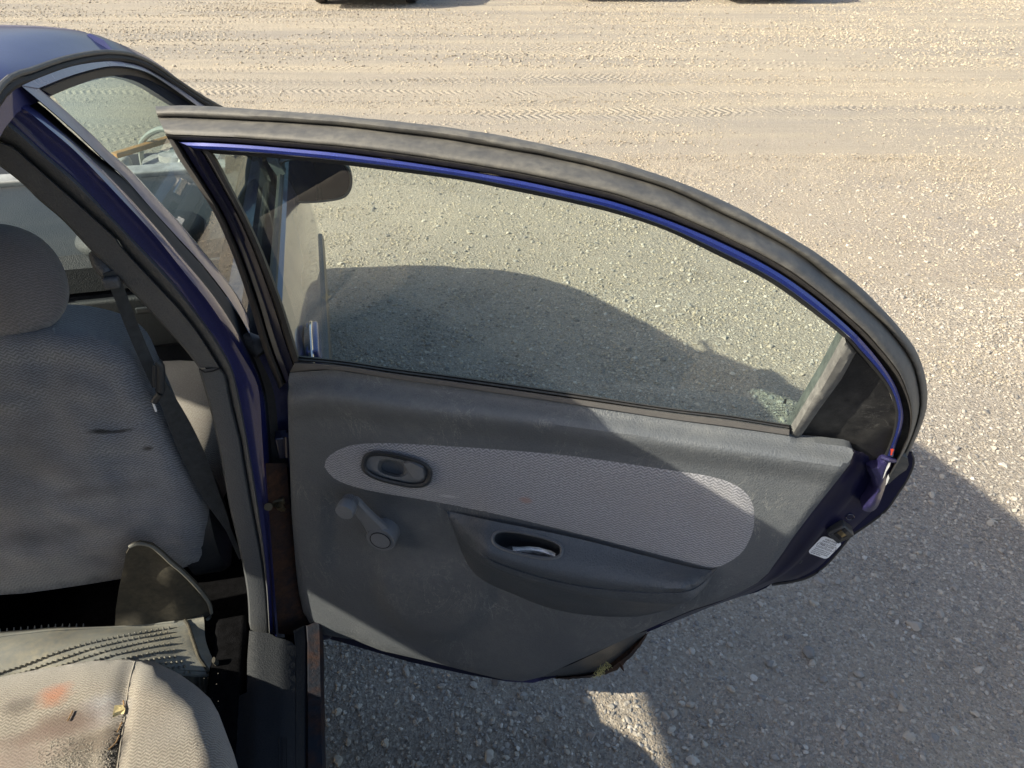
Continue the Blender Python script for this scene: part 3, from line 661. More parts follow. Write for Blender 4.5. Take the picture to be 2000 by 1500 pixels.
# armrest with pull pocket
aT = [(p.x, p.y) for p in c2([(866,996),(955,1016),(1120,1050),(1270,1088),(1345,1107),(1385,1113),(1398,1110)], 60)]
aR = [(p.x, p.y) for p in c2([(872,1000),(884,1018),(898,1040),(931,1074),(970,1098),(1060,1128),(1150,1146),(1240,1155),(1315,1157),(1354,1150),(1381,1131),(1398,1112)], 60)]
aR2 = [(880,1020),(897,1056),(905,1066),(940,1098),(975,1115),(1030,1134),(1150,1164),(1240,1177),(1324,1181),(1350,1172),(1378,1145),(1399,1113)]
aB = [(884,1030),(905,1085),(925,1118),(955,1140),(985,1153),(1040,1176),(1090,1192),(1165,1203),(1240,1204),(1300,1192),(1336,1176),(1370,1152),(1400,1114)]
HOLE = oval(1030, 1063.5, 67, 19, radians(12))
def arm_w(x, y):
    a, b = interp(x, aT), interp(x, aR); t = min(max((y - a) / max(b - a, 6), 0), 1)
    s_ = sm(870, 960, x) * (1 - sm(1330, 1400, x))
    return trim_w(x, y) + .001 + (.012 + .046 * s_) * sm(-.35, 1.0, t) - .006 * sm(.85, 1.0, t)
top_ol = [tuple(p)[:2] for p in c2(aT, 60)] + [tuple(p)[:2] for p in c2(aR, 70)][::-1]
vt, ft = px_sheet(top_ol, lambda x, y: dr(x, y, arm_w(x, y)), 9, holes=[HOLE])
r1, r2, r3 = c2(aR, 70), c2(aR2, 70), c2(aB, 70)
def lo_(a, b, t, e):
    o = []
    for p, q, base in zip(a, b, r1):
        x, y = p.x * (1 - t) + q.x * t, p.y * (1 - t) + q.y * t
        top = arm_w(base.x, interp(base.x, aR)); bot = trim_w(x, y)
        o.append(dr(x, y, bot + (top - bot) * e))
    return o
vl, fl = loft([lo_(r1, r2, 0, 1), lo_(r1, r2, .12, 1.05), lo_(r1, r2, .6, 1.03), lo_(r1, r2, .9, .99), lo_(r1, r2, 1.0, .93), lo_(r2, r3, .04, .86), lo_(r2, r3, .35, .72), lo_(r2, r3, .7, .42), lo_(r2, r3, 1.0, .0), lo_(r2, r3, 1.0, -.3)])
arm = mk('armrest', *join((vt, ft), (vl, fl)), MT['arm_plastic'], door, uvf=inv_door, angle=50)
rim = [dr(x, y, arm_w(x, y) + .001) for x, y in oval(1030, 1064, 72, 24, radians(12), 48)]
rim2 = [dr(x, y, arm_w(x, y) + .0035) for x, y in oval(1030, 1064, 68.5, 20.5, radians(12), 48)]
rim3 = [dr(x, y, arm_w(x, y) + .0005) for x, y in oval(1030, 1063.5, 65.5, 17.5, radians(12), 48)]
mk('pull_rim', *loft([rim, rim2, rim3], True), MT['crank'], door)
well = [[p + (-ZZ * d - DW * d * .45) + (sum(rim3, V(0, 0, 0)) / 48 - p) * k for p in rim3] for d, k in ((0, 0), (.018, .02), (.036, .06), (.045, .25))]
wv, wf = loft(well, True); wf.append([3 * 48 + i for i in range(48)]); mk('pull_well', wv, wf, MT['bezel'], door)
mk('pull_liner', *px_sheet(oval(1030, 1064, 80, 28, radians(12), 24), lambda x, y: dr(x, y, trim_w(x, y) - .012), 20), MT['black'], door)
# inner release handle
hc = (775, 917)
def hW(x, y, k): return dr(x, y, trim_w(x, y) + k)
def ov(cx, cy, a, b, k, n=44, ang=13): return [hW(x, y, k) for x, y in oval(cx, cy, a, b, radians(ang), n, .72)]
mk('handle_bezel', *loft([ov(775, 917, 71, 31, .0), ov(775, 917, 70, 30, .010), ov(775, 917, 66, 27, .013), ov(775, 917, 61, 23, .011), ov(775, 917, 60, 22, .003)], True), MT['bezel'], door)
v1, f1 = loft([ov(775, 917, 60, 22, .003), ov(772, 916, 58, 20, .006), ov(767, 914, 30, 16, .005), ov(767, 914, 25, 13, -.002), ov(767, 914, 22, 11, -.014)], True); f1.append([4 * 44 + i for i in range(44)])
mk('handle_cup', v1, f1, MT['crank'], door)
lv = [(788,906),(799,903),(812,908),(826,915),(828,932),(818,938),(808,934),(800,924)]
mk('release_lever', *px_sheet(poly_resample(lv, 5), lambda x, y: hW(x, y, .011 + .005 * sm(795, 815, x)), 6, back=-DW * .010), MT['crank'], door)
# window crank
cb = hW(743, 1055, .027) - DW * .027; ck = hW(674, 998, .062) - DW * .062
def disc(c, r, r2, h, h2, n=28, w=DW):
    a = DU; b = ZZ; w = w.normalized()
    return [[c + w * hh + a * cos(2 * pi * k / n) * rr + b * sin(2 * pi * k / n) * rr for k in range(n)] for rr, hh in ((r, h), (r, h2 - .002), (r2, h2))]
mk('crank_boss', *ringloft(disc(cb, .026, .0245, 0, .027) + disc(cb, .0175, .0170, .0285, .0285)[1:]), MT['crank'], door)
mk('cap_gap', *tube([cb + DW * .0283 + DU * cos(a_ * pi / 16) * .0178 + ZZ * sin(a_ * pi / 16) * .0178 for a_ in range(33)], .0008, 6), MT['black'], door)
dd = (ck - cb).normalized(); pp = dd.cross(DW).normalized()
Lc = (ck - cb).length; rings = []
for t in [i / 12 for i in range(13)]:
    c_ = cb + dd * Lc * t + DW * (.019 + .014 * sm(0, 1, t)); hw_ = .0125 * (1 - t) ** 1.5 + .0115; hh = .0065 - .001 * t
    if t == 1: hw_ = .008
    rings.append([c_ + pp * (hw_ * x) + DW * (hh * y) for x, y in ((-1, -.9), (-1, .1), (-.75, .85), (0, 1), (.75, .85), (1, .1), (1, -.9), (0, -1))])
mk('crank_arm', *ringloft(rings), MT['crank'], door, angle=30)
kn = ck + DW * .036
mk('crank_knob', *ringloft(disc(kn, .0115, .0115, 0, .012) + disc(kn, .0155, .0140, .013, .030)), MT['crank'], door)
kv = []
for k in range(30):
    a_ = 2 * pi * k / 30; kv.append(box(kn + DW * .006 + DU * cos(a_) * .0125 + ZZ * sin(a_) * .0125, .0007, .0012, .006, DU * -sin(a_) + ZZ * cos(a_), DU * cos(a_) + ZZ * sin(a_), DW))
mk('knob_gap', *ringloft(disc(kn, .0122, .0122, .0118, .0135)), MT['black'], door)
mk('knob_ribs', *join(*kv), MT['crank'], door, smooth=False)
# latch, sticker, screws
lc = dr(1640, 1036, -.045); la = (dr(1656, 1028, -.045) - lc).normalized(); lb = la.cross(DW).normalized()
mk('latch_housing', *box(lc, .0145, .014, .011, la, lb, DW, .004), MT['bezel'], door)
mk('latch_pawl', *box(lc + la * .004 - lb * .004 + DW * .0125, .004, .006, .002, la, lb, DW, .001), MT['brass'], door)
mk('latch_slot', *box(lc + la * .004 + DW * .0119, .010, .0095, .001, la, lb, DW, .0005), MT['black'], door)
ec = dr(1553, 1092, -.048); ea = (dr(1578, 1101, -.048) - ec).normalized(); eb = ea.cross(DW).normalized()
mk('child_lock_slot', *box(ec, .011, .0045, .003, ea, eb, DW, .0025), MT['bezel'], door)
rg = [dr(1660, 1010, -.049) + DU * cos(a_ / 10 * pi) * .0055 + ZZ * sin(a_ / 10 * pi) * .0055 for a_ in range(21)]
mk('drain_plug', *tube(rg, .0009, 6), MT['paint_in'], door)
# sticker with print
st0, st1, st3 = dr(1606, 1041, -.0478), dr(1644, 1055, -.0505), dr(1577, 1074, -.0478)
sa = (st1 - st0); sw = sa.length; sa.normalize(); sn = sa.cross(st3 - st0).normalized(); sb = sn.cross(sa).normalized()
if (st3 - st0).dot(sb) < 0: sb = -sb
shh = (st3 - st0).dot(sb); sn = sa.cross(sb).normalized(); sn = sn if sn.dot(DW) > 0 else -sn
def SP(u, v, k=0): return st0 + sa * (u * sw) + sb * (v * shh) + sn * (.0062 + k)
def rrect(n=6, r=.16):
    o = []
    for cx, cy, a0 in ((1 - r, 1 - r, 0), (r, 1 - r, 90), (r, r, 180), (1 - r, r, 270)):
        for k in range(n + 1):
            a_ = radians(a0 + 90 * k / n); o.append((cx + r * cos(a_), cy + r * sin(a_)))
    return o
stk = mk('warning_sticker', *extr([SP(u, v) for u, v in rrect()], -sn * .0008), MT['white'], door, smooth=False)
FONTC = {}
def text(name, s, P0, dx, dy, h, mat, parent, width=None, lift=None):
    cu = bpy.data.curves.new('t', 'FONT'); cu.body = s; cu.size = 1.0; cu.resolution_u = 2; cu.offset = .018
    ob = bpy.data.objects.new('t', cu); COL.objects.link(ob)
    dg = bpy.context.evaluated_depsgraph_get(); me = bpy.data.meshes.new_from_object(ob.evaluated_get(dg))
    bpy.data.objects.remove(ob); bpy.data.curves.remove(cu)
    xs = [v.co.x for v in me.vertices]
    if not xs: return None
    k = h / .72; kx = k
    if width: kx = width / (max(xs) - min(xs))
    vv = [P0 + dx * (v.co.x - min(xs)) * kx + dy * v.co.y * k for v in me.vertices]; ff = [list(p.vertices) for p in me.polygons]
    bpy.data.meshes.remove(me)
    return mk(name, vv, ff, mat, parent, smooth=False)
def stext(s, u, v, hh, wd_): text('sticker_print', s, SP(u, v, .0004), sa, -sb, hh * shh, MT['ink'], door, width=wd_ * sw)
stext('CHILD DOOR', .18, .13, .07, .62); stext('SAFETY LOCK', .14, .24, .07, .70)
stext('FREE', .16, .43, .10, .26); stext('LOCK', .60, .43, .10, .26)
stext('POSITION', .15, .53, .05, .28); stext('POSITION', .58, .53, .05, .28)
for i, s_ in enumerate(('WHEN LEVER IS SET IN', 'THE LOCK POSITION THE', 'DOOR CANNOT BE OPENED', 'FROM INSIDE')): stext(s_, .10, .68 + i * .085, .05, .8 if i < 3 else .5)
ln = []
for (u0, v0, u1, v1) in ((.12, .30, .48, .30), (.12, .56, .48, .56), (.48, .30, .48, .56), (.54, .30, .92, .30), (.54, .56, .92, .56), (.54, .30, .54, .56), (.12, .30, .05, .43), (.05, .43, .12, .56), (.92, .30, .98, .43), (.98, .43, .92, .56)):
    a, b = SP(u0, v0, .0004), SP(u1, v1, .0004); n_ = (b - a).cross(sn).normalized() * .0003
    k = len(ln) * 4; ln.append(([a - n_, b - n_, b + n_, a + n_], [[0, 1, 2, 3]]))
mk('sticker_lines', *join(*ln), MT['ink'], door, smooth=False)
# print on the pane (reads from outside, so mirrored in here)
g0 = dw(1536, 788, -.0225); gx = (dw(1480, 784, -.0225) - g0).normalized(); gy = (dw(1540, 770, -.0225) - dw(1536, 790, -.0225)).normalized()
def gtext(s, x, y, h, wpx):
    a = dw(x, y, -.0225); b = dw(x - wpx, y - wpx * .06 + wpx * .12, -.0225)
    text('pane_print', s, a, (b - a).normalized(), gy, h, MT['glassmark'], door, width=(b - a).length)
gtext('HAN GLAS', 1534, 789, .0042, 38); gtext('HANKUK SAFETY', 1534, 796, .0022, 54); gtext('TEMPERED 1F', 1534, 802, .0022, 50)
gtext('DOT312AS2M391', 1533, 807, .0022, 58); gtext('43R - 00240', 1533, 812, .0022, 56)
mk('pane_print', *px_sheet(poly_resample([(1532,779),(1537,779),(1535,789),(1530,788)], 3), lambda x, y: dw(x, y, -.0225), 4), MT['glassmark'], door, smooth=False)
for (x, y, s_, r_) in ((1534, 772, 'KT', 7), (1546, 797, 'K', 7.5), (1545, 806, 'E11', 7.5)):
    mk('pane_mark', *tube([dw(x + cos(a / 12 * pi) * r_ * 1.1, y + sin(a / 12 * pi) * r_ * .55, -.0225) for a in range(25)], .00025, 5), MT['glassmark'], door)
    gtext(s_, x + 5, y + 2, .0022, 9)
# lower flap of the outer skin with a rusted edge
f0 = [(1050,1322),(1112,1299),(1160,1277),(1200,1258),(1240,1240),(1264,1232)]
f1_ = [(1060,1322),(1085,1322),(1130,1318),(1172,1308),(1210,1282),(1262,1238)]
f2 = [(1070,1324),(1110,1326),(1160,1322),(1200,1310),(1238,1278),(1268,1234)]
a0, a1, a2 = c2(f0, 30), c2(f1_, 30), c2(f2, 30)
mk('lower_skin', *loft([[dr(p.x, p.y, -.03) for p in a0], [dr((p.x + q.x) / 2, (p.y + q.y) / 2, -.075) for p, q in zip(a0, a1)], [dr(p.x, p.y, -.095) for p in a1]]), MT['bezel'], door)
mk('rusty_edge', *capped([[dr(p.x, p.y, -.095) for p in a1], [dr((p.x + q.x) / 2, (p.y + q.y) / 2 , -.088) + noise.noise_vector(p * .08) * .002 for p, q in zip(a1, a2)], [dr(p.x, p.y, -.10) + noise.noise_vector(p * .12) * .003 for p in a2], [dr(p.x, p.y, -.11) for p in a1]]), MT['rust'], door)
sp_ = [dr(1208, 1292, -.09), dr(1215, 1300, -.092), dr(1219, 1313, -.094), dr(1211, 1303, -.092)]
mk('torn_metal', *extr(sp_, -DW * .004), MT['rust'], door, smooth=False)
random.seed(3); fv = []
for k in range(90):
    t = random.random(); c_ = dr(1186 - 22 * t + random.gauss(0, 4), 1296 + 24 * t + random.gauss(0, 3), -.07); d_ = V(random.uniform(-1, 1), random.uniform(-1, 1), random.uniform(-1, 1)) * .006
    fv.append(tube([c_ - d_, c_, c_ + d_.lerp(V(0, 0, -.003), .4)], .0005, 4))
mk('straw_tuft', *join(*fv), MT['fluff'], None, org=dr(1175, 1310, -.07), label='little tuft of yellow straw caught on the rusty lower edge of the open door', cat='straw', kind='stuff')
# crumpled paper in the pull pocket
pv = []
for k in range(9):
    t = k / 8; a = (1000 + 86 * t, 1068 - 6 * sin(pi * t) + 12 * t)
    pv.append([dr(a[0] + random.uniform(-2, 2), a[1] + j * 4 + random.uniform(-1.5, 1.5), arm_w(a[0], a[1]) - .006 - .003 * (j % 2) + random.uniform(-.002, .002)) for j in range(4)])
v_, f_ = loft(pv); mk('crumpled_paper', v_, f_, MT['paper'], None, org=v_[0], smooth=False, label='crumpled white paper tucked into the pull pocket of the door armrest', cat='paper')
# check strap
cs0 = [yp(534, 985, 1.01), yp(545, 988, .995), dr(556, 1003, -.03), dr(572, 1018, -.04)]
mk('check_strap', *join(tube(cs0, [.006, .007, .0095, .008], 8, .6), box(yp(535, 981, 1.01), .018, .004, .006, bev=.003), tube([yp(524, 990, 1.0), yp(524, 990, .99)], .007, 12, upv=ZZ)), MT['brass'], door)

# ---- roof ----
RD = [(0,166),(60,139),(120,118),(180,106),(225,105),(262,112),(300,130),(332,152),(385,187),(420,207),(470,232)]
rdr = [V(-.37, -.45, 1.24), V(-.365, -.2, 1.30), V(-.36, .1, 1.32), V(-.355, .5, 1.335), V(-.353, .8, 1.345)] + [sd_(x, y) for x, y in [(0,166),(60,139),(120,118),(180,106),(225,105)]]
rr_ = cr(rdr, 40)
hd = [V(rr_[-1].x, rr_[-1].y, rr_[-1].z), yp(206, 84, 1.48), yp(175, 65, 1.50), yp(122, 54, 1.505), yp(60, 50, 1.51), yp(0, 49, 1.515), V(-.70, 1.53, 1.377), V(XC, 1.535, 1.382)]
hr = cr(hd, 24)                       # header, right rail to the middle
rings = []
for i, p in enumerate(rr_):
    s_ = i / 39; row = []
    for j in range(24):
        t = j / 23; q = hr[j]; t2 = t ** 1.0
        x = p.x + (XC - p.x) * ((q.x - rr_[-1].x) / (XC - rr_[-1].x))
        yy = p.y + (q.y - rr_[-1].y) * sm(.55, 1, s_) - .25 * t * (1 - sm(0, .4, s_))
        crown = .036 * sin(min(t * 1.15, 1) * pi / 2) ** .8
        zz = (p.z + crown) * (1 - sm(.7, 1, s_)) + (p.z + (q.z - rr_[-1].z)) * sm(.7, 1, s_)
        row.append(V(x, yy, zz))
    rings.append(row + [mir(v) for v in row[-2::-1]])
v_, f_ = loft(rings); n_ = len(rings[0]); m_ = len(rings)
v2 = [p - ZZ * .035 for p in v_]
edge = [i for i in range(n_)] + [i * n_ + n_ - 1 for i in range(1, m_)] + [(m_ - 1) * n_ + i for i in range(n_ - 2, -1, -1)] + [i * n_ for i in range(m_ - 2, 0, -1)]
k = len(v_); ff = f_ + [[a + k for a in f][::-1] for f in f_] + [[edge[i], edge[(i + 1) % len(edge)], edge[(i + 1) % len(edge)] + k, edge[i] + k] for i in range(len(edge))]
roof = mk('roof', v_ + v2, ff, MT['paint_roof'], CAR, angle=50)
# drip rail: light lip and black gutter, both sides
rd3 = cr(rdr[:-5] + [sd_(x, y) for x, y in RD] + [V(-.205, 2.03, 1.03), V(-.185, 2.18, .965)], 90)
mk('drip_rail', *tube([p + V(.004, 0, .002) for p in rd3], .0035, 8), MT['seal'], roof)
mk('drip_gutter', *tube([p + V(.001, 0, -.007) for p in rd3], [.0055] * 90, 8), MT['black'], roof)
mk('drip_rail', *tube([mir(p) for p in rd3], .010, 8), MT['seal_dark'], roof)
# screen pillars (A) and side rail above the doors
sil = [(175,65),(196,70),(245,91),(297,119),(332,150),(367,175),(416,206),(470,236)]
rdA = [sd_(x, y) for x, y in [(225,105),(262,112),(300,130),(332,152),(385,187),(420,207),(470,232)]] + [V(-.205, 2.03, 1.03), V(-.185, 2.18, .955)]
silA = [onpl(x, y, NS, -.15 + .95 * .48 - o) for (x, y), o in zip(sil, (.035, .03, .03, .03, .03, .03, .03, .03))] + [V(-.245, 2.06, 1.045), V(-.225, 2.20, .965)]
ra, sa_ = cr(rdA, 40), cr(silA, 40)
for nm, fx in (('windscreen_pillar', lambda p: p), ('windscreen_pillar', mir)):
    mk(nm, *capped([[fx(p) for p in ra], [fx(p.lerp(q, .5) + V(.004, 0, .005)) for p, q in zip(ra, sa_)], [fx(q) for q in sa_], [fx(q + V(-.03, -.04, -.012)) for q in sa_], [fx(p + V(-.03, -.02, -.03)) for p in ra]]), MT['paint_roof'], CAR)
# windscreen
top = [V(p.x, p.y, p.z - .01) for p in hr] ; top = top + [mir(p) for p in top[-2::-1]]
nb = len(top); bot = []
for i in range(nb):
    t = i / (nb - 1); x = -.235 + (2 * (XC + .235)) * t; bot.append(V(x, 2.18 + .18 * sin(pi * t), .945 - .03 * sin(pi * t)))
rows = []
for k in range(12):
    t = k / 11; rows.append([a.lerp(b, t) + V(0, .02, .035) * sin(pi * t) for a, b in zip(top, bot)])
mk('windscreen', *loft(rows), MT['glass3'], CAR)
mk('windscreen_seal', *tube(top[2:-2], .009, 8), MT['seal_dark'], CAR)

# ---- right B pillar ----
P1 = [(-40,300),(0,325),(45,360),(75,390),(123,431),(165,476),(200,512),(240,552),(286,600),(330,648),(362,684),(388,718)]
P2 = [(-40,255),(0,277),(22,284),(60,316),(150,395),(225,463),(240,484),(315,565),(348,600),(390,654),(430,718)]
P3 = [(-10,215),(37,253),(90,302),(150,353),(210,416),(270,478),(330,542),(376,600),(420,660),(450,712),(464,760),(476,820),(490,900),(503,980),(514,1060),(522,1140),(527,1236)]
P4 = [(0,190),(50,215),(94,250),(150,298),(225,376),(300,457),(360,532),(414,600),(470,690),(500,744),(508,785),(511,840),(515,900),(521,980),(527,1060),(533,1150),(540,1245)]
P5 = [(10,165),(75,200),(132,250),(180,293),(240,346),(300,415),(345,464),(397,521),(450,590),(488,654),(520,744),(530,785),(536,840),(541,900),(548,980),(556,1060),(566,1150),(580,1245)]
Q1 = [(388,722),(404,776),(420,840),(432,900),(447,985),(462,1050),(477,1120),(484,1170),(487,1240)]
Q2 = [(430,718),(442,735),(450,780),(470,860),(476,900),(494,1000),(508,1070),(518,1140),(522,1190),(525,1238)]
def yy(pts, y): return [yp(p[0], p[1], y) for p in pts]
p1, p2, q1, q2 = c2(P1, 40), c2(P2, 40), c2(Q1, 30), c2(Q2, 30)
def yl(a, b, t, y): return [yp(p.x * (1 - t) + q.x * t, p.y * (1 - t) + q.y * t, y) for p, q in zip(a, b)]
bp_ = empty('side_pillar', (-.25, 1.03, .4), None, None, parent=CAR)
mk('upper_trim', *capped([yl(p1, p2, 0, 1.06), yl(p1, p2, 0, 1.02), yl(p1, p2, .08, 1.006), yl(p1, p2, .5, 1.0), yl(p1, p2, .86, .998), yl(p1, p2, .94, .996), yl(p1, p2, 1.0, 1.003), yl(p1, p2, 1.0, 1.03)]), MT['pillar'], bp_, angle=30)
mk('lower_trim', *capped([yl(q1, q2, 0, 1.06), yl(q1, q2, 0, 1.02), yl(q1, q2, .08, 1.003), yl(q1, q2, .5, .998), yl(q1, q2, .9, .998), yl(q1, q2, 1.0, 1.004), yl(q1, q2, 1.0, 1.03)]), MT['pillar'], bp_, angle=30)
p3, p4, p5 = c2(P3, 70), c2(P4, 70), c2(P5, 70)
# rubber edge seal between trim and paint: follows P2/Q2 then P3
P2Q2 = [p for p in P2] + [q for q in Q2[1:]]
pq = c2(P2Q2, 70)
mk('edge_seal', *capped([yl(pq, p3, 0, 1.03), yl(pq, p3, .02, 1.008), yl(pq, p3, .3, .998), yl(pq, p3, .55, .992), yl(pq, p3, .8, .990), yl(pq, p3, 1.0, .998), yl(pq, p3, 1.0, 1.03)]), MT['pillar'], bp_)
mk('pillar_jamb', *capped([yl(p3, p4, 0, 1.04), yl(p3, p4, 0, 1.0), yl(p3, p4, .5, 1.002), yl(p3, p4, .82, 1.0), yl(p3, p4, 1.0, .998), yl(p4, p5, .14, 1.004), yl(p4, p5, .42, 1.018), yl(p4, p5, .45, 1.05)]), MT['jamb_blue'], bp_, angle=35)
mk('jamb_gap', *loft([yl(p4, p5, .38, 1.024), yl(p4, p5, .6, 1.05), yl(p4, p5, .98, 1.07), yl(p4, p5, .98, 1.10)]), MT['black'], bp_)
# jamb below the belt, out to the hinge line, with rust towards the sill
J1 = [(510,905),(518,985),(524,1060),(529,1140),(532,1190),(534,1236)]
J2 = [(560,905),(566,985),(574,1060),(582,1140),(596,1200),(612,1246)]
j1, j2 = c2(J1, 30), c2(J2, 30)
mk('rusty_jamb', *loft([yl(j1, j2, t, 1.0 + .02 * t) for t in (0, .2, .22, .5, .8, 1)]), MT['rust'], bp_)
K1 = [(470,690),(500,744),(510,785),(516,840),(522,910)]; K2 = [(540,700),(556,744),(566,785),(570,840),(572,910)]
k1_, k2_ = c2(K1, 20), c2(K2, 20)
mk('dark_jamb', *loft([yl(k1_, k2_, t, 1.05 + .01 * t) for t in (0, .5, 1)]), MT['seal_dark'], bp_)
mk('door_hinge', *join(box(yp(553, 868, 1.03), .010, .012, .022, bev=.003), tube([yp(560, 850, 1.02), yp(562, 890, 1.02)], .006, 10)), MT['paint_in'], bp_)
mk('rubber_boot', *tube([yp(478, 660, 1.06), yp(497, 672, 1.05), yp(512, 690, 1.04)], [.012, .016, .011], 12), MT['seal_dark'], bp_)
mk('trim_joint', *tube([yp(389, 720, .996), yp(400, 727, .994), yp(415, 725, .994), yp(431, 719, .995)], .0012, 6), MT['black'], bp_)

# ---- right front door ----
D1 = [(37,166),(75,149),(135,128),(195,119),(232,120),(270,128),(300,142),(350,172),(400,207),(450,240),(500,275),(530,300)]
D2 = [(79,173),(135,151),(195,134),(232,130),(270,136),(300,148),(345,178),(390,211),(435,243),(480,278),(515,305)]
D3 = [(102,186),(150,166),(195,151),(240,146),(270,150),(300,160),(345,185),(385,213),(425,245),(468,280),(505,309)]
d1, d2, d3 = c2(D1, 60), c2(D2, 60), c2(D3, 60)
def sl(a, b, t, off): return [sd_(p.x * (1 - t) + q.x * t, p.y * (1 - t) + q.y * t, off) for p, q in zip(a, b)]
E1 = [(37,166),(75,197),(150,262),(210,320),(240,346),(300,415),(345,464),(397,521),(450,590),(488,654),(494,672)]
E2 = [(79,173),(100,192),(124,212),(180,262),(217,299),(246,323),(300,380),(318,400),(360,445),(450,557),(476,600),(486,622),(488,650),(494,672)]
e1, e2 = c2(E1, 60), c2(E2, 60)
# outer skin below the belt
SKX = [(.955, -.152), (.945, -.128), (.90, -.112), (.84, -.100), (.80, -.096), (.74, -.088), (.66, -.082), (.62, -.092), (.5, -.096), (.40, -.112), (.33, -.135), (.27, -.16)]
FT = [(2.1, .955), (2.3, .90), (2.6, .83), (2.85, .78), (3.05, .70), (3.17, .62), (3.25, .52)]
def skin(y0, y1, n=24, taper=0.0, zcut=None):
    cols = []
    for i in range(n):
        t = i / (n - 1); y = y0 + (y1 - y0) * t
        cols.append([V(x - taper * t * t + .0, y, z - ((.955 - interp(y, FT)) * sm(.3, .95, z) if taper else 0)) for z, x in SKX])
    return cols
fcols = skin(1.055, 2.14)
fd = mk('front_door', *join(loft(fcols), loft([[p + V(-.07, .0, 0) for p in c] for c in fcols]), loft([fcols[0], [p + V(-.07, 0, 0) for p in fcols[0]]])), MT['paint'], CAR, label='closed front passenger door in dark blue')
mk('door_frame_top', *capped([sl(d1, d2, 0, -.03), sl(d1, d2, 0, -.003), sl(d1, d2, .15, .002), sl(d1, d2, .9, .003), sl(d1, d2, 1, -.001), sl(d1, d2, 1, -.03)]), MT['paint_side'], fd)
mk('glass_run', *capped([sl(d2, d3, 0, -.03), sl(d2, d3, 0, -.002), sl(d2, d3, .1, .003), sl(d2, d3, .2, -.004), sl(d2, d3, 1, -.010), sl(d2, d3, 1, -.03)]), MT['seal_dark'], fd)
mk('door_frame_rear', *capped([sl(e1, e2, 0, -.04), sl(e1, e2, 0, -.004), sl(e1, e2, .08, .001), sl(e1, e2, .85, .002), sl(e1, e2, .95, -.002), sl(e1, e2, 1, -.03)]), MT['paint_side'], fd)
gl = [tuple(p)[:2] for p in d3] + [(520,330),(540,380),(548,420),(540,480),(530,540),(520,600),(505,660),(494,672)] + [tuple(p)[:2] for p in e2[::-1] if p.y > 215]
mk('front_pane', *px_sheet(poly_resample(gl, 25), lambda x, y: sd_(x, y, -.012), 60), MT['glass2'], fd)
mk('belt_moulding', *tube([V(-.143, 1.06 + i * .12, .958) for i in range(11)], .008, 8), MT['seal_dark'], fd)
mk('mirror_mount', *extr([V(-.15, 2.14, .96), V(-.15, 1.88, .96), V(-.168, 1.90, .99), V(-.195, 2.02, 1.035)], V(.02, 0, .006)), MT['mirror_shell'], fd, smooth=False)
# side moulding and handle
mk('side_moulding', *capped([[V(x, 1.06 + 1.2 * i / 10, z) for i in range(11)] for x, z in ((-.088, .655), (-.078, .65), (-.074, .63), (-.076, .60), (-.092, .595))]), MT['bezel'], fd)
hx = -.097
mk('handle_recess', *ringloft([[V(hx + dx, 1.235 + cos(a) * .075 * s_, .84 + sin(a) * .030 * s_) for a in [2 * pi * k / 28 for k in range(28)]] for s_, dx in ((1, .001), (1, .006), (.86, .006), (.84, -.006))]), MT['bezel'], fd)
mk('handle_ring', *tube([V(hx + .007, 1.235 + cos(2 * pi * k / 32) * .076, .84 + sin(2 * pi * k / 32) * .031) for k in range(33)], .003, 6), MT['chrome'], fd)
mk('handle_flap', *box(V(hx + .009, 1.235, .842), .012, .058, .020, V(1, 0, .1).normalized(), V(0, 1, 0), V(-.1, 0, 1).normalized(), .006), MT['frame'], fd)
# fender, nose, left side
fn = skin(2.15, 3.22, 20, taper=.16)
fen = mk('front_fender', *loft(fn), MT['paint'], CAR)
mk('front_fender', *loft([[mir(p) for p in c] for c in fn]), MT['paint'], CAR)
nz_ = []
for k in range(17):
    t = k / 16; x = -.31 + 2 * (XC + .31) * t; y = 3.20 + .13 * sin(pi * t) ** .6
    nz_.append([V(x, y - .12, .60), V(x, y - .04, .58), V(x, y, .55), V(x, y + .03, .53), V(x, y + .06, .45), V(x, y + .02, .30), V(x, y - .05, .22)])
mk('front_bumper', *loft(nz_), MT['paint'], CAR)
for sgn in (0, 1):
    fx = mir if sgn else (lambda p: p)
    rows = [[fx(V(-.152 - .16 * t * t, 2.15 + 1.07 * t, interp(2.15 + 1.07 * t, FT))), fx(V(-.20 - .16 * t * t, 2.15 + 1.07 * t, interp(2.15 + 1.07 * t, FT) + .008)), fx(V(-.30 - .1 * t * t, 2.15 + 1.07 * t, interp(2.15 + 1.07 * t, FT))), fx(V(-.31 - .1 * t * t, 2.15 + 1.07 * t, interp(2.15 + 1.07 * t, FT) - .05))] for t in [i / 12 for i in range(13)]]
    mk('fender_top', *loft(rows), MT['paint'], CAR)
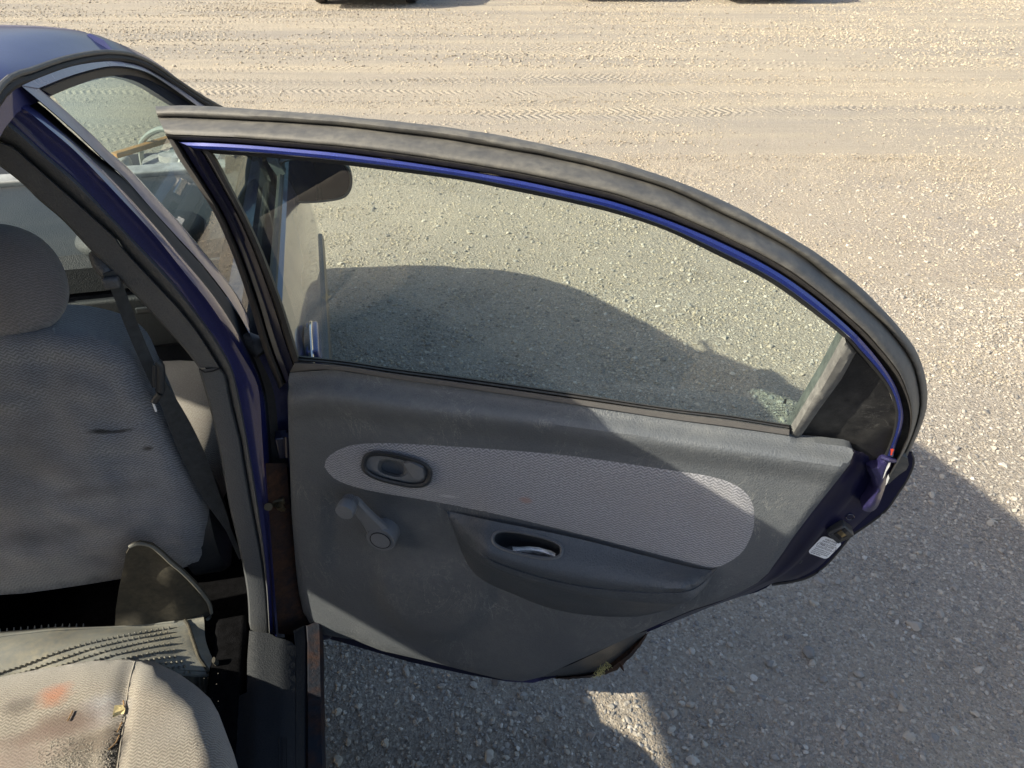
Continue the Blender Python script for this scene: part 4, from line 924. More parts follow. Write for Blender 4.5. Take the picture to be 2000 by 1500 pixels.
# engine bay (the bonnet is off)
mk('engine_bay_floor', *box(V(XC, 2.8, .42), .62, .42, .01), MT['black'], CAR)
mk('bulkhead', *box(V(XC, 2.40, .62), .70, .015, .20), MT['strut'], CAR)
mk('scuttle_panel', *box(V(XC, 2.42, .835), .68, .04, .012, bev=.006), MT['strut'], CAR)
for fx in (lambda p: p, mir):
    c_ = fx(V(-.50, 2.60, .70)); rg = [[c_ + V(cos(a) * r, sin(a) * r, z) for a in [2 * pi * k / 28 for k in range(28)]] for r, z in ((.17, -.2), (.15, .06), (.125, .10), (.12, .118), (.07, .122), (.065, .14), (.02, .142))]
    mk('strut_tower', *ringloft(rg), MT['strut'], CAR)
    mk('inner_wing', *box(fx(V(-.36, 2.75, .56)), .05, .32, .08, bev=.02), MT['strut'], CAR)
mk('coolant_hose', *tube(cr([V(-.50, 2.46, .80), V(-.46, 2.5, .90), V(-.53, 2.58, .92), V(-.62, 2.66, .86), V(-.66, 2.75, .74)], 30), .009, 8), MT['hose'], CAR)
mk('reservoir', *box(V(-.70, 2.56, .76), .05, .05, .08, bev=.02), MT['hose'], CAR)
mk('bay_shadow_block', *box(V(XC, 2.82, .55), .56, .33, .15, bev=.04), MT['black'], CAR)  # solid box added to fill the nose's shadow on the ground
mk('bay_strap', *box(V(-.60, 2.62, .86), .014, .12, .008, V(.75, -.66, 0).normalized(), V(.66, .75, 0).normalized(), bev=.003), MT['orange'], CAR)
# wheels
def wheel(c, sx, parent):
    n = 40; ax = V(sx, 0, 0)
    def ring(r, o): return [c + ax * o + V(0, cos(2 * pi * k / n) * r, sin(2 * pi * k / n) * r) for k in range(n)]
    ty = mk('wheel', *loft([ring(.19, -.085), ring(.25, -.09), ring(.285, -.075), ring(.292, -.04), ring(.288, -.038), ring(.292, -.03), ring(.293, .03), ring(.288, .038), ring(.292, .04), ring(.285, .075), ring(.25, .09), ring(.19, .085)], True), MT['seal_dark'], parent)
    mk('rim', *ringloft([ring(.192, -.08), ring(.18, .07), ring(.192, .08), ring(.165, .06), ring(.10, .045), ring(.06, .07), ring(.02, .072)]), MT['steel'], ty)
for x in (-.27, 2 * XC + .27):
    for y in (2.85, .35 - .75): wheel(V(x, y, .293), 1 if x > XC else -1, CAR)
# left side of the body
LX = 2 * XC + .12
left = []
for y0, y1, nm in ((1.08, 2.14, 'left_front_door'), (.12, 1.06, 'left_rear_door'), (-1.35, .11, 'left_quarter_panel')):
    cols = [[mir(p) for p in c] for c in skin(y0, y1, 8)]
    o = mk(nm.replace('left_', 'far_side_'), *join(loft(cols), loft([[p + V(.06, 0, 0) for p in c] for c in cols])), MT['paint'], CAR)
def lp(y, z): return V(2 * XC + .15 + (z - .95) * .48, y, z)
def bar(name, pts, w, m=MT['paint'], t=.03):
    o1 = []; 
    for i, p in enumerate(pts):
        d = (pts[min(i + 1, len(pts) - 1)] - pts[max(i - 1, 0)]).normalized(); s_ = V(0, d.z, -d.y).normalized()
        o1.append([p + s_ * w + V(t, 0, 0), p + s_ * w, p - s_ * w, p - s_ * w + V(t, 0, 0)])
    mk(name, *ringloft(o1), m, CAR)
bar('far_pillar', [lp(1.08, .95), lp(1.08, 1.32)], .035)
bar('far_roof_rail', [lp(2.14, .975), lp(1.95, 1.06), lp(1.7, 1.18), lp(1.45, 1.30), lp(1.2, 1.345), lp(.8, 1.350), lp(.4, 1.34), lp(.1, 1.315), lp(-.25, 1.23)], .012)
bar('far_quarter_pillar', [lp(-.02, .95), lp(-.10, 1.1), lp(-.22, 1.27)], .10)
# rear quarter on this side, boot
cols = skin(-1.35, .10, 12)
mk('rear_quarter_panel', *join(loft(cols), loft([[p + V(-.05, 0, 0) for p in c] for c in cols]), loft([cols[-1], [p + V(-.05, 0, 0) for p in cols[-1]]])), MT['paint'], CAR)
o1 = []
for y, z, w in ((-.10, .95, .12), (-.16, 1.1, .10), (-.26, 1.27, .10)):
    b = V(-.15 - (z - .95) * .48, y, z); o1.append([b + V(0, w, 0), b + V(.002, -w, 0), b + V(-.04, -w, 0), b + V(-.04, w, 0)])
mk('rear_quarter_pillar', *ringloft(o1), MT['paint'], CAR)
bt = [[V(XC + (.75 - .05 * t) * s_, -.75 - .62 * t, .99 - .03 * t - .02 * abs(s_)) for s_ in (-1, -.9, -.5, 0, .5, .9, 1)] for t in (0, .5, 1)]
mk('boot_lid', *join(loft(bt), loft([bt[-1], [p + V(0, -.05, -.3) for p in bt[-1]], [p + V(0, -.02, -.65) for p in bt[-1]]])), MT['paint'], CAR)
rw = [[V(XC + (.52 + .16 * t) * s_, -.45 - .32 * t - .05 * (1 - s_ * s_), 1.26 - .28 * t) for s_ in (-1, -.6, 0, .6, 1)] for t in (0, .5, 1)]
mk('rear_window', *loft(rw), MT['glass3'], CAR)
# floor
mk('floor', *box(V(XC, .55, .22), .74, 1.9, .01), MT['carpet'], CAR)
mk('tunnel', *box(V(XC, 1.4, .30), .11, .95, .09, bev=.03), MT['carpet'], CAR)
mk('rear_seat_back', *box(V(XC, -.02, .74), .66, .08, .30, V(1, 0, 0), V(0, .95, .25).normalized(), V(0, -.25, .95).normalized(), .05), MT['fab_rear'], CAR, uvf=lambda p: (p.x, p.z))

# ---- sill ----
S0 = [(487,1232),(483,1287),(482,1352),(463,1361),(458,1393),(459,1500),(462,1700),(470,2100)]
S1 = [(526,1237),(540,1245),(558,1249),(570,1254),(577,1262),(577,1500),(577,1700),(576,2100)]
sill = empty('door_sill', (-.2, .9, .36), None, None, parent=CAR)
sp = S0[::-1] + [(505,1234)] + S1
def sz(x, y):
    z = .385 - .012 * sm(552, 577, x) - .02 * (1 - sm(460, 500, x))
    return z
spr = poly_resample(sp, 12)
mk('sill_plate', *px_sheet(spr, lambda x, y: zp(x, y, sz(x, y)), 5 if 0 else 14, back=-ZZ * .02), MT['sill'], sill)
for i, (xa, y0, y1) in enumerate(((545, 1440, 1900), (552, 1440, 1900), (560, 1440, 1900))):
    mk('sill_rib', *tube([zp(xa, y0, .3855), zp(xa, (y0 + y1) / 2, .3856), zp(xa, y1, .3855)], .0010, 6, .6), MT['sill'], sill)
T0 = [(573,1232),(576,1256),(578,1300),(578,1500),(578,1700),(577,2100)]; T1 = [(596,1222),(598,1250),(598,1300),(598,1500),(599,1700),(600,2100)]; T2 = [(628,1212),(629,1245),(630,1300),(634,1500),(637,1700),(644,2100)]
t0, t1, t2 = c2(T0, 30), c2(T1, 30), c2(T2, 30)
mk('sill_step', *loft([[zp(p.x, p.y, .372) for p in t0], [zp(p.x - 3, p.y, .362) for p in t1], [zp(p.x, p.y, .356) for p in t1]]), MT['sill'], sill)
rowsS = [[zp(p.x, p.y, .356) for p in t1], [zp(p.x + 4, p.y, .362) for p in t1], [zp(q.x - 5, q.y, .358) for q in t2], [zp(q.x, q.y, .35) + noise.noise_vector(V(q.x, q.y, 0) * .06) * .0012 for q in t2]]
rowsS += [[p + V(-.004, 0, -.05) for p in rowsS[-1]], [p + V(-.05, 0, -.14) for p in rowsS[-1]]]
mk('rusty_sill', *loft(rowsS), MT['rust2'], sill)
mk('inner_sill', *box(V(-.32, .62, .30), .03, .42, .07, bev=.01), MT['carpet'], sill)
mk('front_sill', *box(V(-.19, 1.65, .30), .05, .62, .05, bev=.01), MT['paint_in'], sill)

# ---- mirror ----
mo = [(544,322),(556,313),(600,308),(650,311),(674,320),(686,336),(689,356),(684,376),(670,388),(640,394),(600,397),(572,396),(556,388),(547,370),(541,345)]
moR = [tuple(p)[:2] for p in cr([(a, b, 0) for a, b in mo], 60, True)]
cxm, cym = sum(p[0] for p in moR) / 60, sum(p[1] for p in moR) / 60
def mring(k, y): return [yp(cxm + (x - cxm) * k, cym + (yv - cym) * k, 1.90) + V(0, y, 0) for x, yv in moR]
mir_ = mk('door_mirror', *ringloft([mring(.93, .012), mring(.93, .0), mring(.985, -.003), mring(1.0, .004), mring(1.0, .03), mring(.93, .07), mring(.7, .10), mring(.3, .115)]), MT['mirror_shell'], CAR, label='black door mirror seen through the open door pane')
mk('mirror_face', *ringloft([mring(.915, .006), mring(.915, .003)]), MT['mirror'], mir_, smooth=False)
mk('mirror_arm', *tube([V(-.17, 1.98, 1.0), V(-.13, 1.96, .99), V(-.10, 1.94, .975)], [.035, .03, .028], 12, .7), MT['mirror_shell'], mir_)
# the far mirror

# ---- cabin ----
# front passenger seat seen from behind
BK = [(-420,760),(-150,675),(0,642),(45,638),(90,636),(150,640),(200,650),(240,666),(272,692),(293,735),(318,790),(344,850),(372,905),(393,950),(405,985),(407,1010),(400,1040),(396,1094),(360,1108),(245,1129),(140,1146),(45,1159),(0,1162),(-200,1180),(-420,1190)]
BKr = [tuple(p)[:2] for p in cr([(a, b, 0) for a, b in BK], 150, True)]
def bky(x, y):
    d = dist_poly((x, y), BKr); yb = 1.105 + .04 * (1 - sm(640, 1150, y)) * -1
    r_ = min(d / 55.0, 1); b_ = .05 * (1 - (1 - r_) ** 2) ** .5
    yv = yb - b_ + .004 * exp(-((y - (1106 - .10 * x)) / 5.0) ** 2)
    yv -= (.012 * noise.noise(V(x * .009, y * .016, 4)) + .005 * noise.noise(V(x * .02, y * .05, 9)) + .003 * max(0, noise.noise(V(x * .01 + y * .012, y * .03, 21)))) * r_
    yv += .007 * sm(-3, 2, y - (1114 - .13 * x))
    seam = interp(x, [(-400, 760), (0, 772), (120, 770), (300, 800), (420, 860)])
    yv += .002 * exp(-((y - seam) / 4.0) ** 2)
    return yv
def _uvs(p): return (p.x, p.z + p.y)
seat = mk('front_seat', *px_sheet(BKr, lambda x, y: yp(x, y, bky(x, y)), 12, back=V(0, .07, 0)), MT['fab_front'], CAR, uvf=_uvs, label='front passenger seat backrest in worn grey cloth')
# headrest
def blob(c, ax, ay, az, n=28, m=18, pw=.8, sq=None):
    rows = []
    for i in range(m + 1):
        ph = -pi / 2 + pi * i / m; row = []
        for j in range(n):
            th = 2 * pi * j / n; cx_, cy_, cz_ = cos(ph) * cos(th), cos(ph) * sin(th), sin(ph)
            f = lambda t, q: copysign(abs(t) ** q, t)
            row.append(c + ax * f(cx_, pw) + ay * f(cy_, pw) + az * f(cz_, pw))
        rows.append(row)
    return ringloft(rows)
hc_ = yp(-8, 552, 1.07); hx_ = (yp(136, 562, 1.07) - hc_); hx_.y = 0; hz_ = (yp(-8, 434, 1.07) - hc_); hz_.y = 0
hw = V(1, 0, 0) * hx_.x * .98
mk('headrest', *blob(hc_, hw, V(0, .055, 0), ZZ * abs(hz_.z) * .96, 40, 28, .86), MT['fab_head'], seat, uvf=_uvs)
mk('headrest_post', *tube([hc_ + V(-.02, .01, -.05), hc_ + V(-.02, .01, -.2)], .006, 8), MT['chrome'], seat)
hs_ = []
for k in range(26):
    th = radians(-70 + 140 * k / 25); hs_.append(hc_ + V(-.012 + hx_.x * .62 * cos(th) ** .5 * .75, 0, abs(hz_.z) * .9 * sin(th)))
hs_ = [V(p.x, hc_.y - .055 * max(0, 1 - abs((p.x - hc_.x) / hw.x) ** 2.3 - abs((p.z - hc_.z) / hz_.z) ** 2.3) ** .43 + .0005, p.z) for p in hs_]
mk('headrest_seam', *tube(hs_, .0010, 5), MT['fab_head'], seat, uvf=_uvs)
mk('seat_side_cover', *ringloft([[V(-.335 + dx, 1.17 + .075 * s_ * cos(a), .50 + .115 * s_ * sin(a)) for a in [2 * pi * k / 30 for k in range(30)]] for dx, s_ in ((-.05, 1), (0, 1), (.012, .94), (.018, .7))]), MT['bezel'], seat)
cu = blob(V(-.60, 1.56, .43), V(.265, 0, 0), V(0, .31, 0), V(0, 0, .105), 40, 24, .62)
mk('front_cushion', *cu, MT['fab_rear'], seat, uvf=lambda p: (p.x, p.y))
# driver's seat
ds = mk('driver_seat', *box(V(-1.32, 1.08, .76), .245, .06, .29, V(1, 0, 0), V(0, .97, .2).normalized(), V(0, -.2, .97).normalized(), .055, 4), MT['fab_front'], CAR, uvf=_uvs)
mk('headrest', *blob(V(-1.32, 1.03, 1.12), V(.13, 0, 0), V(0, .05, 0), V(0, 0, .09)), MT['fab_head'], ds, uvf=_uvs)
mk('driver_cushion', *blob(V(-1.32, 1.45, .42), V(.25, 0, 0), V(0, .28, 0), V(0, 0, .10), 30, 18, .62), MT['fab_rear'], ds, uvf=lambda p: (p.x, p.y))
# rear bench
RC = [(-900,1500),(-500,1400),(-150,1346),(0,1321),(93,1304),(163,1292),(233,1288),(268,1288),(303,1293),(350,1316),(385,1341),(411,1365),(427,1393),(443,1436),(457,1473),(470,1540),(482,1640),(490,1800),(490,2100),(300,2600),(-400,2900),(-900,2400)]
RC = [p for p in RC if p[0] >= -500 and p[1] <= 2100]; RC = [(-300,1371),(-150,1346)] + RC[2:] + [(490,2000),(-300,2000)]
RCr = poly_resample(RC, 22)
seamR = [(1280,268),(1300,263),(1320,257),(1345,252),(1380,248),(1420,243),(1450,238),(1500,231),(1600,218),(1900,190),(2600,150)]
def rz(x, y):
    d = dist_poly((x, y), RCr); r_ = min(d / 70.0, 1); z = .515 - .085 * (1 - (1 - (1 - r_) ** 2) ** .5)
    dx = x - interp(y, seamR)
    z -= .012 * exp(-(dx / (10.0 if dx > 0 else 26.0)) ** 2)
    if dx < 0: z -= .018 * sm(0, -60, dx) * sm(1300, 1500, y)
    return z + .0025 * noise.noise(V(x * .012, y * .012, 1))
v_, f_ = px_sheet(RCr, lambda x, y: zp(x, y, rz(x, y)), 10, back=V(0, -.02, -.14))
bench = mk('rear_bench', v_, f_, MT['fab_rear'], CAR, uvf=lambda p: (p.x, p.y), label='sunlit rear seat cushion in dirty beige cloth', angle=60)
mk('bench_seam', *tube([zp(interp(y, seamR) - 2, y, rz(interp(y, seamR) - 2, y) + .0005) for y in range(1292, 1760, 12)], .0011, 6), MT['fab_rear'], bench)
# seat belt
def ribbon(pts, w, wdir=None, t=.0012):
    P = cr(pts, 40); rows = []
    for i, p in enumerate(P):
        wd_ = wdir(i / 39) if callable(wdir) else wdir; ww = w(i / 39) if callable(w) else w
        d = (P[min(i + 1, 39)] - P[max(i - 1, 0)]).normalized(); nn = d.cross(wd_).normalized() * t
        rows.append([p - wd_ * ww + nn, p + wd_ * ww + nn, p + wd_ * ww - nn, p - wd_ * ww - nn])
    return ringloft(rows)
ub = [yp(214, 530, 1.005), yp(228, 560, 1.01), yp(255, 630, 1.02), yp(280, 690, 1.02), yp(308, 752, 1.02)]
belt = mk('seat_belt', *ribbon(ub, .0085, V(.93, .3, .2).normalized()), MT['belt'], CAR, uvf=_uvs, label='dark grey front seat belt hanging beside the pillar')
lbp = [yp(312, 752, 1.02), yp(330, 788, 1.02), yp(350, 830, 1.03), yp(380, 895, 1.04), yp(412, 965, 1.05), (yp(440, 1020, 1.05)), yp(470, 1090, 1.06)]
mk('lower_belt', *ribbon(lbp, lambda t: .010 + .012 * sin(pi * min(t * 1.25, 1)) ** 1.0 - .006 * t, V(.80, .2, .5).normalized()), MT['belt'], belt)
tg = [yp(307, 706, 1.0), yp(314, 715, .998), yp(315, 745, .998), yp(314, 765, .998), yp(305, 778, 1.0), yp(301, 785, 1.0)]
mk('belt_guide', *tube(cr(tg, 20), .0055, 10), MT['bezel'], belt)
mk('belt_guide', *tube([yp(304, 712, 1.0), yp(303, 735, 1.0), yp(305, 755, 1.0)], .004, 8), MT['bezel'], belt)
mk('belt_tag', *box(yp(302, 795, 1.0), .0016, .0008, .0085, bev=.0005), MT['white'], belt)
mk('belt_anchor', *join(tube(cr([yp(186, 492, 1.035), yp(200, 515, 1.025), yp(214, 538, 1.01)], 14), [.009 + .004 * sin(pi * k / 13) for k in range(14)], 20), box(yp(218, 552, 1.0), .011, .006, .008, bev=.005)), MT['pillar'], belt)
# dashboard
dsec = [(1.84, .36), (1.84, .60), (1.86, .70), (1.87, .705), (1.88, .71), (1.85, .715), (1.86, .775), (1.89, .80), (1.95, .815), (2.05, .825), (2.20, .83), (2.38, .83)]
dr_ = []
for i in range(25):
    t = i / 24; x = -.26 + 2 * (XC + .26) * t; e = (abs(2 * t - 1)) ** 6 * .05
    dr_.append([V(x, y + e, z) for y, z in dsec])
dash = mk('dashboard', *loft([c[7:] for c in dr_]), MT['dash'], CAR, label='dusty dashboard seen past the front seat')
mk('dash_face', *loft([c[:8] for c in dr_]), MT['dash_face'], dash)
mk('dash_hump', *blob(V(-.52, 1.98, .80), V(.16, 0, 0), V(0, .12, 0), V(0, 0, .05), 30, 18, .8), MT['dash'], dash)
mk('glovebox_lid', *box(V(-.52, 1.846, .62), .19, .012, .075, bev=.010), MT['dash_face'], dash)
mk('glovebox_latch', *box(V(-.52, 1.831, .66), .03, .004, .008, bev=.003), MT['bezel'], dash)
mk('instrument_hood', *blob(V(-1.32, 1.98, .90), V(.19, 0, 0), V(0, .12, 0), V(0, 0, .07), 30, 18, .8), MT['dash'], dash)
for vx in (-.33, -.86, -1.04):
    for k in range(5): mk('vent_slat', *box(V(vx, 1.842, .735 + k * .010), .045, .008, .0015, bev=.0007), MT['bezel'], dash)
ring_ = [V(-1.32, 1.72, .84) + V(cos(a) * .18, sin(a) * -.07, sin(a) * .165) for a in [2 * pi * k / 40 for k in range(41)]]
stw = mk('steering_wheel', *tube(ring_, .012, 10), MT['bezel'], CAR)
mk('steering_boss', *blob(V(-1.32, 1.74, .84), V(.07, 0, 0), V(0, .03, 0), V(0, 0, .05)), MT['bezel'], stw)
mk('steering_spoke', *box(V(-1.32, 1.735, .84), .165, .008, .012, bev=.004), MT['bezel'], stw)
mk('rear_view_mirror', *box(V(XC, 1.60, 1.27), .11, .012, .03, bev=.01), MT['bezel'], CAR)
# inner lining of the front door
mk('front_door_lining', *box(V(-.235, 1.66, .68), .018, .58, .27, bev=.012), MT['carpet'], fd)

# ---- rubber floor mat, curled over the foot space ----
random.seed(5)
M0 = [(-420,1282),(-150,1250),(0,1234),(60,1229),(105,1225),(170,1224),(230,1222),(297,1216),(340,1211),(375,1206),(397,1201)]
M1 = [(-420,1292),(-150,1260),(0,1243),(60,1237),(105,1233),(170,1231),(230,1229),(297,1225),(340,1222),(375,1219),(399,1216)]
M2 = [(-420,1322),(-150,1292),(0,1274),(60,1267),(105,1262),(170,1256),(230,1251),(297,1247),(340,1246),(375,1246),(402,1251)]
M3 = [(-420,1366),(-150,1336),(0,1317),(60,1309),(105,1301),(170,1290),(230,1282),(297,1279),(345,1281),(385,1282),(417,1288)]
M4 = [(-420,1386),(-150,1360),(0,1344),(60,1336),(105,1330),(170,1318),(230,1312),(300,1308),(355,1308),(400,1310),(444,1312)]
M5 = [(-420,1400),(-150,1380),(0,1365),(60,1358),(105,1352),(170,1345),(230,1340),(300,1336),(360,1334),(410,1336),(455,1334)]
MM = [c2(m, 64) for m in (M0, M1, M2, M3, M4, M5)]
MY = [1.045, 1.025, .985, .945, .925, .93]
rows = []
for k in range(31):
    t = k / 30 * 5; i = min(int(t), 4); f = t - i; y = MY[i] * (1 - f) + MY[i + 1] * f
    g = [Vector((MM[a][j].x, MM[a][j].y)) for a in (i,) for j in (0,)]
    row = []
    for j in range(64):
        pa = MM[max(i - 1, 0)][j]; pb = MM[i][j]; pc = MM[i + 1][j]; pd = MM[min(i + 2, 5)][j]
        q = ((pb * 2) + (pc - pa) * f + (pa * 2 - pb * 5 + pc * 4 - pd) * f * f + (pb * 3 - pa - pc * 3 + pd) * f ** 3) * .5
        y2 = y + .004 * noise.noise(V(q.x * .01, q.y * .05, 2))
        row.append(yp(q.x, q.y, y2))
    rows.append(row)
v_, f_ = loft(rows); nn = 64
up_n = []
for k in range(31):
    for j in range(nn):
        a = rows[k][min(j + 1, 63)] - rows[k][max(j - 1, 0)]; b = rows[min(k + 1, 30)][j] - rows[max(k - 1, 0)][j]; n3 = a.cross(b).normalized()
        up_n.append(n3 if n3.z > 0 else -n3)
vb = [p - n3 * .004 for p, n3 in zip(v_, up_n)]; K = len(v_)
edge = list(range(nn)) + [k * nn + nn - 1 for k in range(1, 31)] + [30 * nn + j for j in range(nn - 2, -1, -1)] + [k * nn for k in range(29, 0, -1)]
ff = f_ + [[i + K for i in f][::-1] for f in f_] + [[edge[i], edge[(i + 1) % len(edge)], edge[(i + 1) % len(edge)] + K, edge[i] + K] for i in range(len(edge))]
MATO = V(-.5, .98, .22)
matr = empty('floor_mat', MATO, 'dusty black rubber floor mat curled up in front of the rear seat', 'floor mat')
mk('mat_sheet', v_ + vb, ff, MT['mat'], matr, angle=60)
def mat_at(u, w):
    j = min(max(u, 0), .9999) * 63; k = min(max(w, 0), .9999) * 30; a, b = int(j), int(k); f, g = j - a, k - b
    p = rows[b][a].lerp(rows[b][a + 1], f).lerp(rows[b + 1][a].lerp(rows[b + 1][a + 1], f), g); return p, up_n[b * 64 + a]
def nub(p, n3, h=.0052, r=.0030):
    a = n3.cross(V(0, 1, 0)).normalized(); b = n3.cross(a)
    base = [p + a * cos(i * pi / 3) * r + b * sin(i * pi / 3) * r for i in range(6)]; tp = [p + n3 * h + a * cos(i * pi / 3) * r * .45 + b * sin(i * pi / 3) * r * .45 for i in range(6)]
    return base + tp, [[i, (i + 1) % 6, 6 + (i + 1) % 6, 6 + i] for i in range(6)] + [[6, 7, 8, 9, 10, 11]]
nb_ = []
for r_ in range(9):
    for k in range(60):
        # rows fan out along lines in the photo's direction
        u = 1 - .085 - k * .0134 - (.006 if r_ % 2 else 0); w = .26 + r_ * .070 + (1 - u - .085) * .80
        if w > .99 or u < .02: continue
        nb_.append(nub(*mat_at(u, w)))
mk('mat_nubs', *join(*nb_), MT['mat_nub'], matr, smooth=False, kind='stuff')
nb_ = [nub(*mat_at(.30 + k * .0165, .012), h=.006, r=.0016) for k in range(26)]
mk('edge_nubs', *join(*nb_), MT['mat'], matr, smooth=False, kind='stuff')
# raised rim groove near the right edge
gr = [mat_at(.955 + .012 * sin(k / 20 * pi), .10 + .72 * k / 20) for k in range(21)]
mk('mat_rib', *tube([p + n3 * .0015 for p, n3 in gr], .0032, 8), MT['mat_dark'], matr)
mk('mat_rib', *tube([p + n3 * .001 for p, n3 in [mat_at(k / 30 * .93, .33 - .22 * (k / 30)) for k in range(31)]], .0022, 8), MT['mat'], matr)
# the standing flap against the backrest
FL = [(392,1205),(376,1208),(340,1213),(297,1218),(250,1222),(224,1224),(226,1190),(232,1150),(240,1112),(246,1082),(256,1064),(272,1058),(297,1062),(318,1078),(336,1095),(358,1113),(381,1136),(398,1156),(409,1171),(415,1187),(415,1199),(407,1206)]
FLr = poly_resample(FL, 7)
v_, f_ = px_sheet(FLr, lambda x, y: yp(x, y, 1.035 - .02 * sm(1210, 1060, y) + .012 * sm(360, 415, x) + .010 * noise.noise(V(x * .015, y * .02, 3))), 9, back=V(0, .004, .0))
mk('mat_flap', v_, f_, MT['mat_dark'], matr)
fr = [p for p in FL[10:22]]
mk('flap_rim', *tube([yp(x - 3, y + 4, 1.032 - .02 * sm(1210, 1060, y) + .012 * sm(360, 415, x)) for x, y in [tuple(p)[:2] for p in c2(fr, 30)]], .0032, 8), MT['mat_nub'], matr)
nb_ = []
for a in range(17):
    for b in range(11):
        x = 262 + a * 8.2 + (b % 2) * 4; y = 1208 - b * 8.5
        if inside((x, y), FLr) and dist_poly((x, y), FLr) > 14: nb_.append(nub(yp(x, y, 1.034 - .02 * sm(1210, 1060, y) + .012 * sm(360, 415, x)), V(0, -1, 0), .006, .0026))
mk('flap_nubs', *join(*nb_), MT['mat_nub'], matr, smooth=False, kind='stuff')
# curled lip running to the sill
CL = [(417,1289),(441,1312),(465,1310),(480,1303),(492,1296),(496,1301)]
mk('curled_lip', *tube([yp(x, y, .93 + .012 * k) for k, (x, y) in enumerate(CL)], [.006, .0075, .008, .007, .006, .004], 10, .55), MT['mat_dark'], matr)
UN = [(350,1318),(385,1325),(420,1320),(455,1316),(441,1328),(425,1352),(405,1357),(385,1345),(365,1332)]
v_, f_ = px_sheet(poly_resample(UN, 7), lambda x, y: yp(x, y, .925 - .0006 * (y - 1318)), 8, back=V(0, .004, 0))
mk('mat_underside', v_, f_, MT['mat_dark'], matr)
rb = [tube([yp(x, y0, .921 - .0006 * (y0 - 1318)), yp(x + 3, y1, .919 - .0006 * (y1 - 1318))], .0016, 6) for x, y0, y1 in [(388, 1322, 1342), (397, 1322, 1350), (406, 1321, 1353), (415, 1320, 1351), (424, 1320, 1346), (433, 1319, 1336)]]
mk('underside_ribs', *join(*rb), MT['mat_dark'], matr)

# ---- litter on the rear seat ----
def onseat(x, y, k=.001): return zp(x, y, rz(x, y) + k)
lf = [(224,1378),(240,1377),(245,1385),(242,1394),(233,1396),(220,1402),(221,1394)]
mk('dry_leaf', *extr([onseat(x, y, .002 + .003 * ((x + y) % 3)) for x, y in lf], V(0, 0, .0006)), MT['leaf'], None, org=onseat(232, 1390), smooth=False, label='small pale yellow dry leaf lying by the seam of the rear seat', cat='leaf')
tw = [[(241, 1368), (242, 1378), (240, 1388)], [(238, 1411), (233, 1422), (229, 1430)], [(233, 1436), (225, 1452), (212, 1464)], [(142, 1388), (137, 1399), (132, 1408)]]
tl = ['thin brown twig in the seat seam just above the yellow leaf', 'short straw stalk in the seat seam just below the yellow leaf', 'longer curved straw stalk lying over the dark dirt by the seat seam', 'thin dark twig lying alone in the middle of the rear seat cushion']
for pts, l_ in zip(tw, tl):
    q = cr([onseat(x, y, .0022) for x, y in pts], 8); mk('twig', *tube(q, .0012, 6), MT['twig'], None, org=q[0], label=l_, cat='twig')
def crumbs(n, fn, m, s0, s1, **k):
    cs_ = []
    for i in range(n):
        x, y = fn(); p = onseat(x, y, .0005); s_ = random.uniform(s0, s1); a = V(random.gauss(0, 1), random.gauss(0, 1), random.gauss(0, 1)).normalized(); b = a.cross(V(.3, .5, .8)).normalized(); c = a.cross(b)
        cs_.append(([p + a * s_, p - a * s_ * .8, p + b * s_, p - b * s_ * .9, p + c * s_ * .7, p - c * s_ * .7], [[0, 2, 4], [2, 1, 4], [1, 3, 4], [3, 0, 4], [2, 0, 5], [1, 2, 5], [3, 1, 5], [0, 3, 5]]))
    v_, f_ = join(*cs_); mk('crumbs', v_, f_, m, None, org=v_[0], smooth=False, kind='stuff', **k)
def f1():
    y = random.triangular(1438, 1530, 1500); return random.triangular(60, 228, 190), y
crumbs(1500, f1, MT['crumb'], .0004, .0014, label='pale grit and crumbs spilled over the rear seat cushion', cat='dirt')
crumbs(600, lambda: (interp(yy_ := random.triangular(1360, 1540, 1480), seamR) - abs(random.gauss(0, 1)) * interp(yy_, [(1360, 1), (1400, 3), (1430, 7), (1470, 14), (1540, 16)]), yy_), MT['soot'], .0005, .0014, label='dark crumbled dirt gathered along the seam of the rear seat', cat='dirt')
crumbs(260, lambda: (random.uniform(0, 430), random.uniform(1310, 1500)), MT['crumb'], .0003, .0008, label='fine specks of dust strewn over the whole rear seat', cat='dirt')

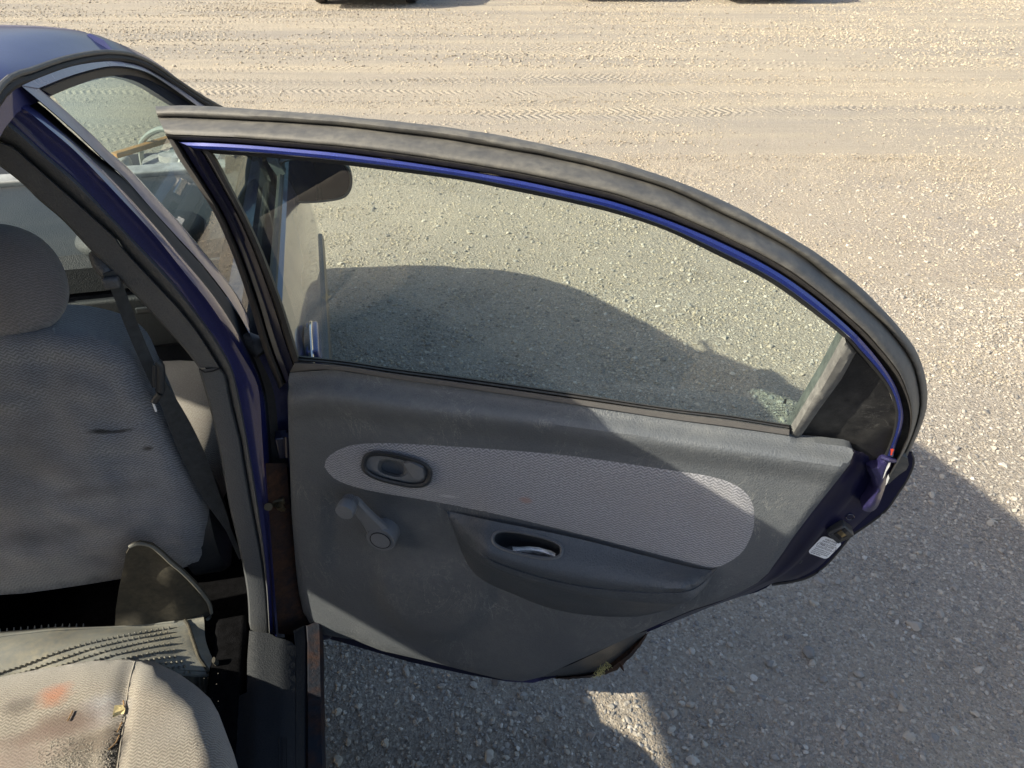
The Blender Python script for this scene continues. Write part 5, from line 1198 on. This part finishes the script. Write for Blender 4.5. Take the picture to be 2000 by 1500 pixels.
# ------------------------------------------------------------------ cars parked across the yard
def build_yard_car(color, label):
    root = empty('parked_car', (0, 0, 0), label, 'car', 'cars parked in a row across the yard')
    prof_top = [(-2.15, .62), (-2.1, .78), (-1.6, .90), (-1.0, .97), (1.2, .98), (1.75, .97), (2.1, .90), (2.18, .65)]
    m_ = m_paint('yard_car_paint', color, dust=.25)
    secs = []
    for y, zt in prof_top:
        hw = .82 - .10 * (abs(y) / 2.2) ** 4
        secs.append([V(-hw * .55, y, zt), V(-hw * .9, y, zt - .03), V(-hw, y, zt - .16), V(-hw, y, .45), V(-hw * .95, y, .24), V(0, y, .22), V(hw * .95, y, .24), V(hw, y, .45), V(hw, y, zt - .16), V(hw * .9, y, zt - .03), V(hw * .55, y, zt), V(0, y, zt + .015)])
    mk('body', *ringloft(secs), m_, root, angle=50)
    g = [(-.95, .60, .97), (-.25, .56, 1.38), (.75, .56, 1.40), (1.55, .58, .97)]
    mk('cabin', *ringloft([[V(-w * 1.2 if z < 1 else -w, y, z), V(w * 1.2 if z < 1 else w, y, z), V(w * 1.2 if z < 1 else w, y, .9), V(-w * 1.2 if z < 1 else -w, y, .9)] for y, w, z in g]), m_, root, angle=20)
    mk('windscreen', *extr([V(-.60, -.90, 1.01), V(.60, -.90, 1.01), V(.50, -.30, 1.365), V(-.50, -.30, 1.365)], V(0, -.012, .008)), MT['black'], root, smooth=False)
    for s_ in (-1, 1):
        mk('side_window', *extr([V(s_ * .70, -.72, 1.0), V(s_ * .585, -.2, 1.34), V(s_ * .58, .70, 1.36), V(s_ * .69, 1.30, 1.0)], V(s_ * .02, 0, .004)), MT['black'], root, smooth=False)
        mk('headlight', *box(V(s_ * .60, -2.11, .66), .14, .05, .065, bev=.02), MT['chrome'], root)
        mk('door_mirror', *box(V(s_ * .92, -.62, 1.0), .08, .04, .05, bev=.02), MT['bezel'], root)
        for y in (-1.38, 1.28): wheel(V(s_ * .74, y, .293), s_, root)
    mk('bumper', *box(V(0, -2.16, .42), .78, .08, .12, bev=.05), MT['bezel'], root)
    mk('grille', *box(V(0, -2.17, .62), .34, .03, .05, bev=.01), MT['black'], root)
    mk('number_plate', *box(V(0, -2.25, .42), .16, .005, .055, bev=.003), MT['white'], root)
    return root
def copy_tree(o, parent=None):
    c = o.copy(); COL.objects.link(c); c.parent = parent
    for ch in [x for x in SC.objects if x.parent == o]: copy_tree(ch, c)
    return c
base_c = build_yard_car((.02, .02, .022), 'leftmost of the cars parked across the yard, two front tyres and shadow showing')
def place(o, r, f): p = RH * r + FH * f; o.location = (p.x, p.y, 0); o.rotation_euler = (0, 0, -YAW)
cars = [base_c] + [copy_tree(base_c) for _ in range(2)]
for o, r, f, l_ in zip(cars, (-2.41, 1.62, 4.05), (15.0, 15.85, 15.6), (base_c['label'], 'middle car across the yard, only its shadow showing at the top edge', 'right hand car across the yard, only its shadow showing at the top edge')):
    place(o, r, f); o['label'] = l_
